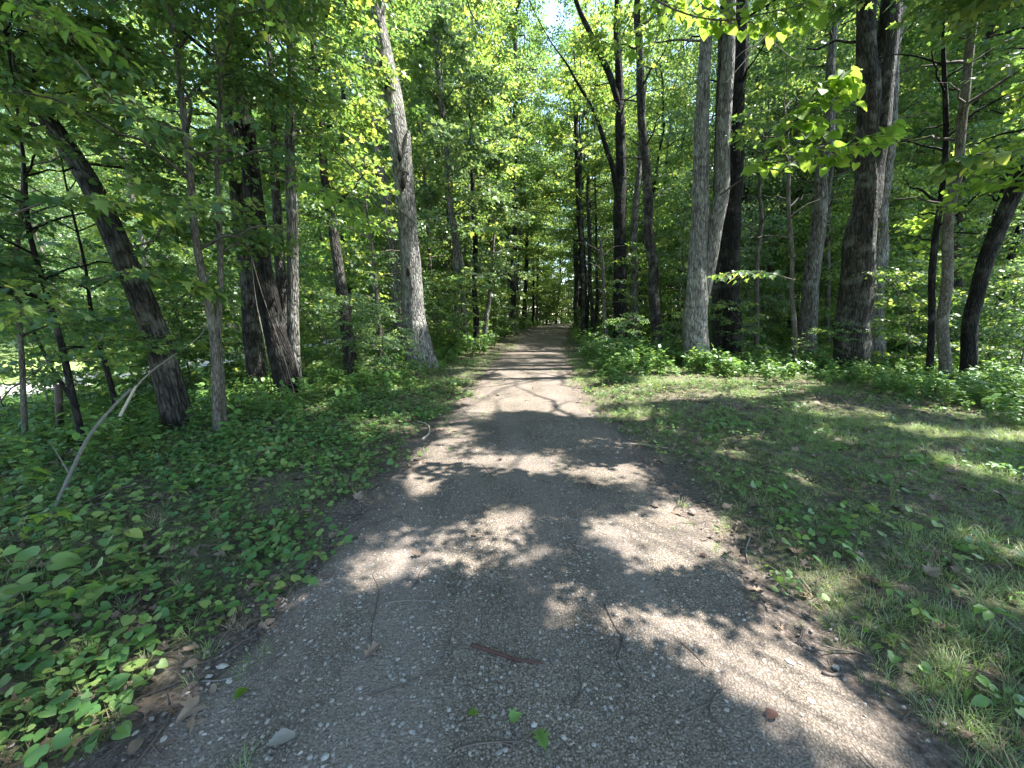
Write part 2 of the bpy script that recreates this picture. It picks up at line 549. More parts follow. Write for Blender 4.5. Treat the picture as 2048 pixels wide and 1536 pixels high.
def gravel_mat():
    m, n, l = new_mat('packed_gravel')
    geo = n.new('ShaderNodeNewGeometry')
    pos = geo.outputs['Position']
    a = attr(n, 'lv')
    v1 = n.new('ShaderNodeTexVoronoi')
    v1.inputs['Scale'].default_value = 95
    l.new(pos, v1.inputs['Vector'])
    v2 = n.new('ShaderNodeTexVoronoi')
    v2.inputs['Scale'].default_value = 190
    l.new(pos, v2.inputs['Vector'])
    n1 = noise(n, l, pos, 1.1, 6, 0.6)
    n2 = noise(n, l, pos, 300, 3, 0.6)
    sv = n.new('ShaderNodeSeparateColor')
    l.new(v1.outputs['Color'], sv.inputs[0])
    stone = ramp(n, [(0.0, (0.12, 0.11, 0.095)), (0.55, (0.24, 0.22, 0.19)), (0.85, (0.34, 0.315, 0.28)), (1.0, (0.5, 0.475, 0.43))])
    l.new(sv.outputs[0], stone.inputs[0])
    sv2 = n.new('ShaderNodeSeparateColor')
    l.new(v2.outputs['Color'], sv2.inputs[0])
    grit = ramp(n, [(0.0, (0.13, 0.117, 0.098)), (0.6, (0.26, 0.235, 0.20)), (1.0, (0.42, 0.39, 0.34))])
    l.new(sv2.outputs[1], grit.inputs[0])
    isst = ramp(n, [(0.70, (0, 0, 0)), (0.74, (1, 1, 1))])
    l.new(sv.outputs[1], isst.inputs[0])
    c = mixc(n, l, isst.outputs[0], grit.outputs[0], stone.outputs[0])
    # joints between stones hold dark fines
    er = ramp(n, [(0.25, (1, 1, 1)), (0.6, (0.62, 0.6, 0.58))])
    l.new(v1.outputs['Distance'], er.inputs[0])
    c = mixc(n, l, 1.0, c, er.outputs[0], 'MULTIPLY')
    big = ramp(n, [(0.3, (0.50, 0.468, 0.432)), (0.7, (0.94, 0.87, 0.80))])
    l.new(n1.outputs['Fac'], big.inputs[0])
    c = mixc(n, l, 1.0, c, big.outputs[0], 'MULTIPLY')
    mp = n.new('ShaderNodeMapping')
    mp.inputs['Scale'].default_value = (1.5, 0.33, 1)
    l.new(pos, mp.inputs['Vector'])
    wn = noise(n, l, mp.outputs[0], 1.0, 5, 0.6)
    wr = ramp(n, [(0.46, (0, 0, 0)), (0.62, (0.55, 0.55, 0.55))])
    l.new(wn.outputs['Fac'], wr.inputs[0])
    dn = noise(n, l, pos, 45, 6, 0.7)
    dust = ramp(n, [(0.3, (0.115, 0.097, 0.082)), (0.7, (0.30, 0.25, 0.212))])
    l.new(dn.outputs['Fac'], dust.inputs[0])
    c = mixc(n, l, wr.outputs[0], c, dust.outputs[0])
    dirt = ramp(n, [(0.3, (0.05, 0.038, 0.029)), (0.7, (0.17, 0.135, 0.11))])
    l.new(dn.outputs['Fac'], dirt.inputs[0])
    c = mixc(n, l, a.outputs['Fac'], c, dirt.outputs[0])
    b = n.new('ShaderNodeBsdfPrincipled')
    b.inputs['Roughness'].default_value = 0.9
    b.inputs['Specular IOR Level'].default_value = 0.2
    l.new(c, b.inputs['Base Color'])
    h = n.new('ShaderNodeMath')
    h.operation = 'MULTIPLY_ADD'
    l.new(v1.outputs['Distance'], h.inputs[0])
    h.inputs[1].default_value = -0.8
    l.new(sv2.outputs[0], h.inputs[2])
    bp = n.new('ShaderNodeBump')
    bp.inputs['Strength'].default_value = 0.85
    bp.inputs['Distance'].default_value = 0.009
    l.new(h.outputs[0], bp.inputs['Height'])
    l.new(bp.outputs[0], b.inputs['Normal'])
    o = n.new('ShaderNodeOutputMaterial')
    l.new(b.outputs[0], o.inputs['Surface'])
    return m


M['ground'] = ground_mat()
M['gravel'] = gravel_mat()
M['lawn'] = plain_mat('sunny_lawn', (0.14, 0.2, 0.05), (0.26, 0.33, 0.10), 3)
M['road'] = plain_mat('pale_road', (0.30, 0.28, 0.25), (0.42, 0.40, 0.36), 8)

# ------------------------------------------------------------------ ground, path, clearing


def axis(parts):
    out = []
    for a, b, s in parts:
        out.append(np.arange(a, b, s))
    return np.concatenate(out + [[parts[-1][1]]])


gx = axis([(-600, -60, 60), (-60, -12, 2), (-12, -6, 0.4), (-6, 6, 0.12), (6, 12, 0.4), (12, 60, 2), (60, 600, 60)])
gy = axis([(-300, -10, 40), (-10, 0, 1), (0, 8, 0.12), (8, 20, 0.35), (20, 80, 2), (80, 900, 60)])
X, Y = np.meshgrid(gx, gy)
Z = gz(X, Y)
d = path_d(X, Y)
Z = np.where(d < -0.15, Z - 0.02, Z)
bare = np.clip(1 - np.abs(d + 0.1) / (0.55 - 0.3 * sstep(4, 8, Y)), 0, 1) * (0.8 - 0.4 * sstep(5, 9, Y))
bare = np.maximum(bare, 0.55 * np.exp(-((X - 3.4) / 1.3) ** 2 - ((Y - 6.6) / 0.8) ** 2))
W_ = len(gx)
ii, jj = np.meshgrid(np.arange(len(gy) - 1), np.arange(W_ - 1), indexing='ij')
i0 = (ii * W_ + jj).ravel()
mb = MB()
mb.add(np.stack([X, Y, Z], -1).reshape(-1, 3), np.stack([i0, i0 + 1, i0 + 1 + W_, i0 + W_], -1), 0, lv=bare.ravel())
tag(mb.obj('ground', M['ground']), 'woodland soil with leaf litter on both sides of the gravel path', kind='structure')

ys = axis([(-8, 0, 0.5), (0, 10, 0.06), (10, 30, 0.25), (30, 80, 1)])
ts = np.linspace(0, 1, 41)
l_ = np.interp(ys, PY, PL)
r_ = np.interp(ys, PY, PR)
rag = 0.10 * vnoise(ys * 2.3, ys * 0, 21) + 0.05 * vnoise(ys * 7, ys * 0, 22)
rag2 = 0.10 * vnoise(ys * 2.1, ys * 0 + 9, 23) + 0.05 * vnoise(ys * 6.5, ys * 0 + 9, 24)
l_, r_ = l_ + rag, r_ + rag2
X = l_[:, None] + (r_ - l_)[:, None] * ts[None, :]
Y = np.broadcast_to(ys[:, None], X.shape)
edge = np.minimum(X - l_[:, None], r_[:, None] - X)
Z = gz(X, Y) + 0.012 - 0.03 * (edge < 0.02)
dirt = np.clip(1 - edge / 0.45, 0, 1) ** 1.3 * (0.5 + 0.5 * vnoise(X * 3, Y * 3, 31))
mb = MB()
K_ = len(ts)
ii, jj = np.meshgrid(np.arange(len(ys) - 1), np.arange(K_ - 1), indexing='ij')
i0 = (ii * K_ + jj).ravel()
mb.add(np.stack([X, Y, Z], -1).reshape(-1, 3), np.stack([i0, i0 + 1, i0 + 1 + K_, i0 + K_], -1), 0, lv=np.clip(dirt, 0, 0.85).ravel())
tag(mb.obj('path', M['gravel']), 'grey gravel track running straight into the woods', kind='structure')


def sheet(name, label, x0, x1, y0, y1, mat, lift, kx=0.0):
    xs, ys_ = np.linspace(x0, x1, 24), np.linspace(y0, y1, 30)
    A, B = np.meshgrid(xs, ys_)
    A = A + kx * (B - y0) + 0.35 * vnoise(A * 0 + (A > (x0 + x1) / 2) * 7, B * 0.4, 41)
    Z = gz(A, B) + lift
    mb = MB()
    ii, jj = np.meshgrid(np.arange(29), np.arange(23), indexing='ij')
    i0 = (ii * 24 + jj).ravel()
    mb.add(np.stack([A, B, Z], -1).reshape(-1, 3), np.stack([i0, i0 + 1, i0 + 25, i0 + 24], -1), 0)
    return tag(mb.obj(name, mat), label, kind='structure')


sheet('lawn', 'sunny mown lawn beyond the trees on the left', -60, -11.5, -6, 40, M['lawn'], 0.03)
sheet('road', 'pale access road crossing the sunny lawn', -17.5, -14.5, -6, 40, M['road'], 0.05)

# ------------------------------------------------------------------ leaf shapes and prototypes


def leaf_shape(kind):
    """unit leaf: base at origin, tip at y=1, folded along the midrib"""
    if kind == 'oval':
        ys_ = [0.0, 0.25, 0.55, 0.82, 1.0]
        hw = [0.03, 0.26, 0.31, 0.17, 0.0]
        V, Fc = [], []
        for y, h in zip(ys_, hw):
            V += [(-h, y, 0.18 * h), (0, y, 0), (h, y, 0.18 * h)]
        for i in range(4):
            a = i * 3
            Fc += [(a, a + 1, a + 4, a + 3), (a + 1, a + 2, a + 5, a + 4)]
        V = np.array(V, float)
        V[:, 2] -= 0.18 * V[:, 1] ** 2
        return V, np.array(Fc)
    if kind == 'heart':
        pts = [(0, 0.08), (-0.22, -0.1), (-0.46, 0.05), (-0.52, 0.35), (-0.36, 0.7), (0, 1.0), (0.36, 0.7), (0.52, 0.35), (0.46, 0.05), (0.22, -0.1)]
    elif kind == 'maple':
        pts = [(0, 0.02), (-0.2, -0.06), (-0.32, 0.1), (-0.55, 0.16), (-0.36, 0.34), (-0.5, 0.62), (-0.22, 0.52), (-0.16, 0.74), (0, 1.0),
               (0.16, 0.74), (0.22, 0.52), (0.5, 0.62), (0.36, 0.34), (0.55, 0.16), (0.32, 0.1), (0.2, -0.06)]
    elif kind == 'oak':
        pts = [(0, 0.0), (-0.1, 0.15), (-0.26, 0.22), (-0.14, 0.34), (-0.36, 0.5), (-0.16, 0.56), (-0.30, 0.78), (-0.1, 0.8), (0, 1.0),
               (0.1, 0.8), (0.30, 0.78), (0.16, 0.56), (0.36, 0.5), (0.14, 0.34), (0.26, 0.22), (0.1, 0.15)]
    elif kind == 'simple':
        V = np.array([(0, 0, 0), (-0.32, 0.45, 0.05), (0, 1, -0.08), (0.32, 0.45, 0.05)], float)
        return V, np.array([(0, 2, 1), (0, 3, 2)])
    V = [(0, 0.36, -0.03)] + [(x, y, 0.16 * abs(x) - 0.12 * y * y) for x, y in pts]
    n = len(pts)
    Fc = [(0, 1 + (i + 1) % n, 1 + i) for i in range(n)]
    return np.array(V, float), np.array(Fc)


def rotm(e):
    """rotation matrices from euler xyz, e (N,3)"""
    e = np.atleast_2d(e)
    cx, cy, cz = np.cos(e).T
    sx, sy, sz = np.sin(e).T
    o, z = np.ones_like(cx), np.zeros_like(cx)
    Rx = np.stack([o, z, z, z, cx, -sx, z, sx, cx], -1).reshape(-1, 3, 3)
    Ry = np.stack([cy, z, sy, z, o, z, -sy, z, cy], -1).reshape(-1, 3, 3)
    Rz = np.stack([cz, -sz, z, sz, cz, z, z, z, o], -1).reshape(-1, 3, 3)
    return Rz @ Ry @ Rx


def put_leaves(mb, shape, P, E, S, mat=0, rg=rng):
    V, Fc = shape
    n = len(P)
    W = np.einsum('nij,kj->nki', rotm(E), V) * np.asarray(S)[:, None, None] + np.asarray(P)[:, None, :]
    Ff = (Fc[None] + (np.arange(n) * len(V))[:, None, None]).reshape(-1, Fc.shape[1])
    mb.add(W.reshape(-1, 3), Ff, mat, lv=np.repeat(rg.random(n), len(V)))


PROTO = {}


def proto(key, mb, mats, smooth=True):
    o = bpy.data.objects.new(key, mb.mesh(key, mats, smooth))
    PROTO.setdefault(key, []).append(o)
    return o


def make_sprays(key, shape, mat, n=3, count=16, L=0.55, size=0.095, tilt=0.45, droop=0.25, twig=True, sub=3):
    rg = np.random.default_rng(abs(hash(key)) % 1000 if False else sum(map(ord, key)))
    for k in range(n):
        mb = MB()
        t = np.linspace(0, 1, 5)
        side = rg.normal(0, 0.05, 3)
        main = np.stack([side[0] * t ** 2, L * t, 0.06 * t - droop * L * t ** 2], -1)
        lines = [main]
        for s in range(sub):
            f = 0.15 + 0.6 * s / max(1, sub - 1) if sub > 1 else 0.4
            a = (1 if s % 2 else -1) * rg.uniform(0.6, 1.0)
            ll = L * (1 - f) * rg.uniform(0.6, 0.85) + 0.05
            o = np.array([np.interp(f, t, main[:, i]) for i in range(3)])
            lines.append(o + np.stack([math.sin(a) * ll * t, math.cos(a) * ll * t, -droop * ll * t ** 2], -1))
        if twig:
            for li in lines:
                V, Fq, bk = tubes(li, np.linspace(0.004, 0.0015, 5), 3)
                mb.add(V, Fq, 1, bk)
        P, E, S = [], [], []
        tot = sum(np.linalg.norm(li[-1] - li[0]) for li in lines)
        for li in lines:
            ln = np.linalg.norm(li[-1] - li[0])
            m = max(2, int(round(count * ln / tot)))
            dr = math.atan2(-(li[-1] - li[0])[0], (li[-1] - li[0])[1])
            for q in range(m):
                f = (q + 0.7) / m
                p = np.array([np.interp(f, t, li[:, i]) for i in range(3)])
                sgn = 1 if q % 2 else -1
                yaw = dr + (0 if q == m - 1 else sgn * rg.uniform(0.7, 1.4))
                off = 0.025
                p = p + np.array([-math.sin(yaw) * off, math.cos(yaw) * off, rg.normal(0, 0.01)])
                P.append(p)
                E.append((rg.normal(-0.28, tilt), rg.normal(0, tilt), yaw + rg.normal(0, 0.25)))
                S.append(size * rg.uniform(0.65, 1.2))
        put_leaves(mb, leaf_shape(shape), np.array(P), np.array(E), np.array(S), 0, rg)
        proto(key, mb, [mat, M['twig']])


make_sprays('maple_spray', 'maple', M['maple'], 4, 15, 0.52, 0.11)
make_sprays('elm_spray', 'oval', M['elm'], 4, 20, 0.5, 0.10)
make_sprays('light_spray', 'heart', M['lime'], 3, 13, 0.5, 0.12)
make_sprays('far_spray', 'simple', M['maple'], 3, 22, 0.9, 0.17, tilt=0.6, twig=False, sub=4)
make_sprays('far_elm', 'simple', M['elm'], 3, 22, 0.9, 0.16, tilt=0.6, twig=False, sub=4)
make_sprays('pale_spray', 'maple', M['pale'], 4, 15, 0.5, 0.13)
make_sprays('far_pale', 'simple', M['pale'], 3, 22, 0.9, 0.15, tilt=0.65, twig=False, sub=4)


def ground_protos():
    rg = np.random.default_rng(5)
    # creeping round leaves
    for k in range(5):
        mb = MB()
        n = 16
        a, r = rg.uniform(0, 6.28, n), 0.17 * np.sqrt(rg.random(n))
        P = np.stack([r * np.cos(a), r * np.sin(a), rg.uniform(0.02, 0.085, n)], -1)
        E = np.stack([rg.normal(0, 0.3, n), rg.normal(0, 0.3, n), rg.uniform(0, 6.28, n)], -1)
        put_leaves(mb, leaf_shape('heart'), P, E, 0.016 + 0.038 * rg.random(n) ** (1.6 if k % 2 else 0.8), 0, rg)
        ln = np.stack([np.stack([P[:, 0] * 0.6, P[:, 1] * 0.6, P[:, 2] * 0 - 0.01], -1), P], 1)
        V, Fq, bk = tubes(ln, np.full((n, 2), 0.0012), 3)
        mb.add(V, Fq, 1, bk)
        proto('creeper', mb, [M['creeper'], M['stem']])
    # grass tufts
    for k in range(5):
        mb = MB()
        n = 26
        a = rg.uniform(0, 6.28, n)
        r0 = 0.06 * np.sqrt(rg.random(n))
        h = rg.uniform(0.05, 0.17, n)
        lean = rg.uniform(0.2, 1.2, n) * h
        az = a + rg.normal(0, 0.5, n)
        base = np.stack([r0 * np.cos(a), r0 * np.sin(a), np.full(n, -0.01)], -1)
        dirx = np.stack([np.cos(az), np.sin(az), np.zeros(n)], -1)
        perp = np.stack([-np.sin(az), np.cos(az), np.zeros(n)], -1)
        wd = rg.uniform(0.0012, 0.0028, n)[:, None]
        rows = []
        for f, ww in ((0, 1), (0.4, 0.9), (0.75, 0.6), (1, 0.05)):
            c = base + dirx * (lean * f ** 2)[:, None] + np.array([0, 0, 1.0]) * (h * (f - 0.25 * f ** 3))[:, None]
            rows += [c - perp * wd * ww, c + perp * wd * ww]
        V = np.stack(rows, 1)
        Fq = np.array([(0, 1, 3, 2), (2, 3, 5, 4), (4, 5, 7, 6)])
        Ff = (Fq[None] + (np.arange(n) * 8)[:, None, None]).reshape(-1, 4)
        mb.add(V.reshape(-1, 3), Ff, 0, lv=np.repeat(rg.random(n), 8))
        proto('tuft', mb, [M['grass']])
        proto('straw_tuft', mb, [M['straw']])
    # upright leafy herb, 25-45 cm
    for k in range(4):
        mb = MB()
        for s in range(3):
            az, ln = rg.uniform(0, 6.28), rg.uniform(0.22, 0.42)
            t = np.linspace(0, 1, 5)
            lean = rg.uniform(0.05, 0.35)
            li = np.stack([math.cos(az) * lean * ln * t ** 1.5, math.sin(az) * lean * ln * t ** 1.5, ln * t - 0.01], -1)
            V, Fq, bk = tubes(li, np.linspace(0.003, 0.0015, 5), 3)
            mb.add(V, Fq, 1, bk)
            m = 11
            f = np.linspace(0.25, 1, m)
            P = np.stack([np.interp(f, t, li[:, i]) for i in range(3)], -1)
            yaw = np.arange(m) * 2.4 + rg.uniform(0, 6)
            E = np.stack([rg.normal(0.15, 0.3, m), rg.normal(0, 0.25, m), yaw], -1)
            put_leaves(mb, leaf_shape('oval'), P, E, rg.uniform(0.05, 0.1, m), 0, rg)
        proto('herb', mb, [M['herb'], M['stem']])
    # low three/five leaf plants
    for k in range(4):
        mb = MB()
        for s in range(4):
            c = np.array([rg.uniform(-0.1, 0.1), rg.uniform(-0.1, 0.1), rg.uniform(0.04, 0.14)])
            V, Fq, bk = tubes(np.array([[c[0] * 0.5, c[1] * 0.5, -0.01], c]), np.array([0.0015, 0.001]), 3)
            mb.add(V, Fq, 1, bk)
            m = int(rg.choice([3, 5]))
            yaw = rg.uniform(0, 6.28) + np.arange(m) * (6.28 / m)
            E = np.stack([rg.normal(-0.15, 0.15, m), rg.normal(0, 0.2, m), yaw], -1)
            put_leaves(mb, leaf_shape('oval'), np.repeat(c[None], m, 0), E, rg.uniform(0.045, 0.075, m), 0, rg)
        proto('trefoil', mb, [M['herb'], M['stem']])
    # dead leaves
    for kd in ('oak', 'oval', 'maple', 'oval'):
        mb = MB()
        V, Fc = leaf_shape(kd)
        V = V.copy()
        V[:, 2] += 0.25 * rg.normal(0, 0.25, len(V)) + 0.5 * np.abs(V[:, 0]) ** 1.5
        mb.add(V * 0.075, Fc, 0)
        proto('litter', mb, [M['dead']])
    # pebbles
    ico = bpy.data.meshes.new('tmp')
    import bmesh
    bm = bmesh.new()
    bmesh.ops.create_icosphere(bm, subdivisions=1, radius=0.5)
    Vi = np.array([v.co for v in bm.verts])
    Fi = np.array([[v.index for v in f.verts] for f in bm.faces])
    bm.free()
    bpy.data.meshes.remove(ico)
    for k in range(6):
        V = Vi * np.array([1, rg.uniform(0.6, 0.95), rg.uniform(0.4, 0.7)]) * (1 + rg.normal(0, 0.13, (len(Vi), 1)))
        mb = MB()
        mb.add(V, Fi, 0)
        proto('pebble', mb, [M['pebble']], smooth=False)
    # small twigs
    for k in range(4):
        mb = MB()
        t = np.linspace(-0.5, 0.5, 6)
        li = np.stack([t, 0.08 * np.sin(t * 5 + k) + rg.normal(0, 0.015, 6), np.full(6, 0.006) + rg.normal(0, 0.004, 6)], -1)
        V, Fq, bk = tubes(li, np.array([0.004, 0.013, 0.012, 0.011, 0.009, 0.002]), 5)
        mb.add(V, Fq, 0, bk)
        li = np.array([li[3], li[3] + np.array([0.13, 0.1 * (-1) ** k, 0.01]), li[3] + np.array([0.22, 0.2 * (-1) ** k, 0.0])])
        V, Fq, bk = tubes(li, np.array([0.008, 0.006, 0.001]), 4)
        mb.add(V, Fq, 0, bk)
        proto('twig', mb, [M['twig']])
    return Vi, Fi


ICO = ground_protos()

NG = {}


def node_group(key):
    if key in NG:
        return NG[key]
    ng = bpy.data.node_groups.new('scatter_' + key, 'GeometryNodeTree')
    ng.interface.new_socket('Geometry', in_out='INPUT', socket_type='NodeSocketGeometry')
    ng.interface.new_socket('Geometry', in_out='OUTPUT', socket_type='NodeSocketGeometry')
    n, l = ng.nodes, ng.links
    gi, go = n.new('NodeGroupInput'), n.new('NodeGroupOutput')
    jo = n.new('GeometryNodeJoinGeometry')
    # links to a multi-input are stacked last first: link in reverse to keep the order of variants
    for o in reversed(PROTO[key]):
        oi = n.new('GeometryNodeObjectInfo')
        oi.inputs['Object'].default_value = o
        oi.inputs['As Instance'].default_value = False
        g2i = n.new('GeometryNodeGeometryToInstance')
        l.new(oi.outputs['Geometry'], g2i.inputs[0])
        l.new(g2i.outputs[0], jo.inputs[0])
    iop = n.new('GeometryNodeInstanceOnPoints')
    iop.inputs['Pick Instance'].default_value = True

    def na(name, ty):
        a = n.new('GeometryNodeInputNamedAttribute')
        a.data_type = ty
        a.inputs['Name'].default_value = name
        return a.outputs['Attribute']
    er = n.new('FunctionNodeEulerToRotation')
    l.new(na('rot', 'FLOAT_VECTOR'), er.inputs[0])
    l.new(er.outputs[0], iop.inputs['Rotation'])
    l.new(na('scl', 'FLOAT'), iop.inputs['Scale'])
    l.new(na('idx', 'INT'), iop.inputs['Instance Index'])
    l.new(gi.outputs[0], iop.inputs['Points'])
    l.new(jo.outputs[0], iop.inputs['Instance'])
    l.new(iop.outputs[0], go.inputs[0])
    NG[key] = ng
    return ng


def scatter_mesh(name, key, P, E, S):
    me = bpy.data.meshes.new(name)
    n = len(P)
    me.vertices.add(n)
    me.vertices.foreach_set('co', np.asarray(P, np.float32).ravel())
    me.attributes.new('rot', 'FLOAT_VECTOR', 'POINT').data.foreach_set('vector', np.asarray(E, np.float32).ravel())
    me.attributes.new('scl', 'FLOAT', 'POINT').data.foreach_set('value', np.asarray(S, np.float32))
    me.attributes.new('idx', 'INT', 'POINT').data.foreach_set('value', rng.integers(0, len(PROTO[key]), n).astype(np.int32))
    return me


def scatter(name, key, P, E, S, parent=None, label=None, me=None):
    me = me or scatter_mesh(name, key, P, E, S)
    o = bpy.data.objects.new(name, me)
    md = o.modifiers.new('scatter', 'NODES')
    md.node_group = node_group(key)
    o['kind'] = 'stuff'
    if label:
        o['label'] = label
    if parent is not None:
        o.parent = parent
    col.objects.link(o)
    return o


# ------------------------------------------------------------------ trees


def resample(P, Rr, step, wig=0.0, rg=rng):
    P, Rr = np.asarray(P, float), np.asarray(Rr, float)
    # Catmull-Rom through the given points
    Q = np.vstack([2 * P[0] - P[1], P, 2 * P[-1] - P[-2]])
    out, rr = [], []
    for i in range(len(P) - 1):
        p0, p1, p2, p3 = Q[i:i + 4]
        n = max(2, int(np.linalg.norm(p2 - p1) / step))
        t = (np.arange(n) / n)[:, None]
        out.append(0.5 * (2 * p1 + (p2 - p0) * t + (2 * p0 - 5 * p1 + 4 * p2 - p3) * t ** 2 + (3 * p1 - p0 - 3 * p2 + p3) * t ** 3))
        rr.append(Rr[i] + (Rr[i + 1] - Rr[i]) * t[:, 0])
    out = np.vstack(out + [P[-1:]])
    rr = np.concatenate(rr + [Rr[-1:]])
    if wig:
        s = np.linspace(0, len(out) * step, len(out))
        sd_ = int(rg.integers(1000))
        k = sstep(0, 1.5, s)
        out[:, 0] += wig * k * vnoise(s * 0.9, s * 0, sd_)
        out[:, 1] += wig * k * vnoise(s * 0.9, s * 0, sd_ + 1)
    return out, rr


def bark_disp(seed, amp, flare=0.55, lobes=5):
    def f(th, s, rad):
        c, si = np.cos(th), np.sin(th)
        a = vnoise(c * 3 + 7, si * 3 + s * 0.6, seed) * 0.6 + vnoise(c * 9 + 3, si * 9 + s * 1.6, seed + 1) * 0.5
        fl = 1 + flare * np.exp(-s / 0.28) * (0.65 + 0.35 * np.sin(lobes * th + seed))
        return (1 + amp * a) * fl
    return f


def limbs(trunk, tr, h0, nl, spread, rg, up=0.35, tiers=1.0, toward=None, sec=7, top=True):
    """branch system on a trunk polyline -> limb tubes, secondary tubes, spray positions and yaws"""
    z0 = trunk[0, 2]
    hz_ = trunk[:, 2] - z0
    H = hz_[-1]
    L1, R1, L2, R2, SP, SY = [], [], [], [], [], []
    az = rg.uniform(0, 6.28)
    for k in range(nl):
        f = (k + rg.uniform(0, 0.9)) / nl
        h = h0 + (H - h0) * f
        i = min(len(trunk) - 2, int(np.searchsorted(hz_, h)))
        o, rt = trunk[i], tr[i]
        az += 2.4 + rg.normal(0, 0.35)
        if toward is not None and rg.random() < 0.4:
            a = toward + rg.normal(0, 0.5)
        else:
            a = az
        ln = spread * (0.45 + 0.55 * math.sin(math.pi * min(1, 0.25 + 0.75 * (1 - f)))) * rg.uniform(0.7, 1.15) * (1 - 0.45 * f)
        el = up + 0.5 * f + rg.normal(0, 0.12)
        t = np.linspace(0, 1, 8)
        hd = np.array([math.cos(a), math.sin(a), 0])
        li = o + hd * (ln * t * math.cos(el))[:, None] + np.array([0, 0, 1.0]) * (ln * (math.sin(el) * t - 0.22 * t ** 2.2))[:, None]
        pr = np.array([-hd[1], hd[0], 0])
        li += pr * (0.10 * ln * np.sin(t * rg.uniform(2, 4)) * rg.choice([-1, 1]))[:, None]
        li[2:] += rg.normal(0, 0.02 * ln, (6, 3))
        rb = min(rt * 0.45, 0.011 * ln + 0.006)
        L1.append(li)
        R1.append(rb * (1 - t) ** 0.8 + 0.004)
        ns = max(3, int(sec * ln / 2.5))
        for q in range(ns):
            g = 0.22 + 0.78 * (q + rg.random()) / ns
            p = np.array([np.interp(g, t, li[:, c]) for c in range(3)])
            sgn = 1 if q % 2 else -1
            b = a + sgn * rg.uniform(0.5, 1.15)
            l2 = (0.35 + 0.30 * ln * (1 - g)) * rg.uniform(0.6, 1.2)
            tt = np.linspace(0, 1, 4)
            dd = np.array([math.cos(b), math.sin(b), 0])
            s2 = p + dd * (l2 * tt)[:, None] + np.array([0, 0, 1.0]) * (l2 * (0.25 * tt - 0.3 * tt ** 2))[:, None]
            L2.append(s2)
            R2.append(np.linspace(0.007, 0.002, 4) * min(2.0, 0.7 + 0.25 * ln))
            m = max(1, int(l2 / 0.3))
            for w_ in range(m + 1):
                gg = (w_ + 0.6) / (m + 1)
                SP.append([np.interp(gg, tt, s2[:, c]) + rg.normal(0, 0.05) for c in range(3)])
                SY.append(b + (0.6 * (1 if w_ % 2 else -1) if w_ < m else 0) + rg.normal(0, 0.35))
        SP.append(list(li[-1]))
        SY.append(a)
    return np.array(L1), np.array(R1), np.array(L2), np.array(R2), np.array(SP), np.array(SY)


SUNLIT_TRUNKS = [(base_at(846, 11.4)[0][0] - 0.3, 11.4, 10, 1), (base_at(1395, 11.8)[0][0] + 0.1, 11.7, 9, 2), (base_at(1745, 12.6)[0][0] + 0.2, 12.6, 9, 3), (base_at(1706, 10.6)[0][0] + 0.2, 10.6, 6, 7)]


def cull(P, yaw, S, rg, off=np.zeros(3), sky_p=0.92, sun_p=1.0, opening=True, lacy=True):
    """thin the crown where the photograph shows sun reaching the ground, sky gaps or the open path"""
    P = np.asarray(P) + off
    keep = np.ones(len(P), bool)
    ax = np.stack([np.cos(yaw), np.sin(yaw), np.zeros(len(P))], -1)
    lat = np.stack([-ax[:, 1], ax[:, 0], ax[:, 2]], -1)
    for f, la in ((0.02, 0), (0.3, 0.17), (0.3, -0.17), (0.3, 0), (0.55, 0)):
        Q = P + ax * (f * S)[:, None] + lat * (la * S)[:, None]
        G = Q - SUN[None] * ((Q[:, 2] - 0.1) / SUN[2])[:, None]
        u, v, zc = proj(G)
        hit = look(M_SUN, u, v) & (zc > 0.3) & (Q[:, 2] > 0.8)
        keep &= ~(hit & (rg.random(len(P)) < sun_p))
    # irregular small gaps elsewhere, wherever the near part of the track is not below
    Q = P + ax * (0.28 * S)[:, None]
    G = Q - SUN[None] * (Q[:, 2] / SUN[2])[:, None]
    leak = vnoise(G[:, 0] * 1.5, G[:, 1] * 1.5, 301) + 0.6 * vnoise(G[:, 0] * 4, G[:, 1] * 4, 302) > np.where((G[:, 0] > 1.5) & (G[:, 1] < 11), -0.02, 0.33)
    keep &= ~(leak & ~((path_d(G[:, 0], G[:, 1]) < 0.3) & (G[:, 1] < 8) & (G[:, 1] > -1)) & (rg.random(len(P)) < 0.93) & (Q[:, 2] > 2.2))
    # lacy dapples on the near track
    ug, vg, zg = proj(G)
    lace = vnoise(G[:, 0] * 2.6, G[:, 1] * 2.6, 311) + 0.7 * vnoise(G[:, 0] * 6, G[:, 1] * 6, 312) > 0.08
    keep &= ~(lacy & lace & (zg > 0.3) & look(M_LACY, ug, vg) & (Q[:, 2] > 1.5))
    # sun that reaches the pale trunks
    for (tx, ty, zmax, sd_) in SUNLIT_TRUNKS:
        t = ((Q[:, 0] - tx) * SUN[0] + (Q[:, 1] - ty) * SUN[1]) / (SUN[0] ** 2 + SUN[1] ** 2)
        H_ = Q - SUN[None] * t[:, None]
        dd = np.hypot(H_[:, 0] - tx, H_[:, 1] - ty)
        keep &= ~((t > 0.3) & (dd < 0.55) & (H_[:, 2] > 0.3) & (H_[:, 2] < zmax) & (vnoise(H_[:, 2] * 0.9, H_[:, 2] * 0 + sd_, 303) > -0.25))
    u, v, zc = proj(Q)
    fr = zc > 0.3
    keep &= ~(fr & look(M_SKY, u, v) & (rg.random(len(P)) < sky_p))
    if opening:
        keep &= ~(fr & look(M_OPEN, u, v) & (zc < 40) & (rg.random(len(P)) < 0.97))
    keep &= ~(fr & look(M_LEFT, u, v) & (rg.random(len(P)) < 0.8))
    keep &= (np.linalg.norm(P - np.array([0, 0, CZ]), axis=1) > 2.2)
    return keep


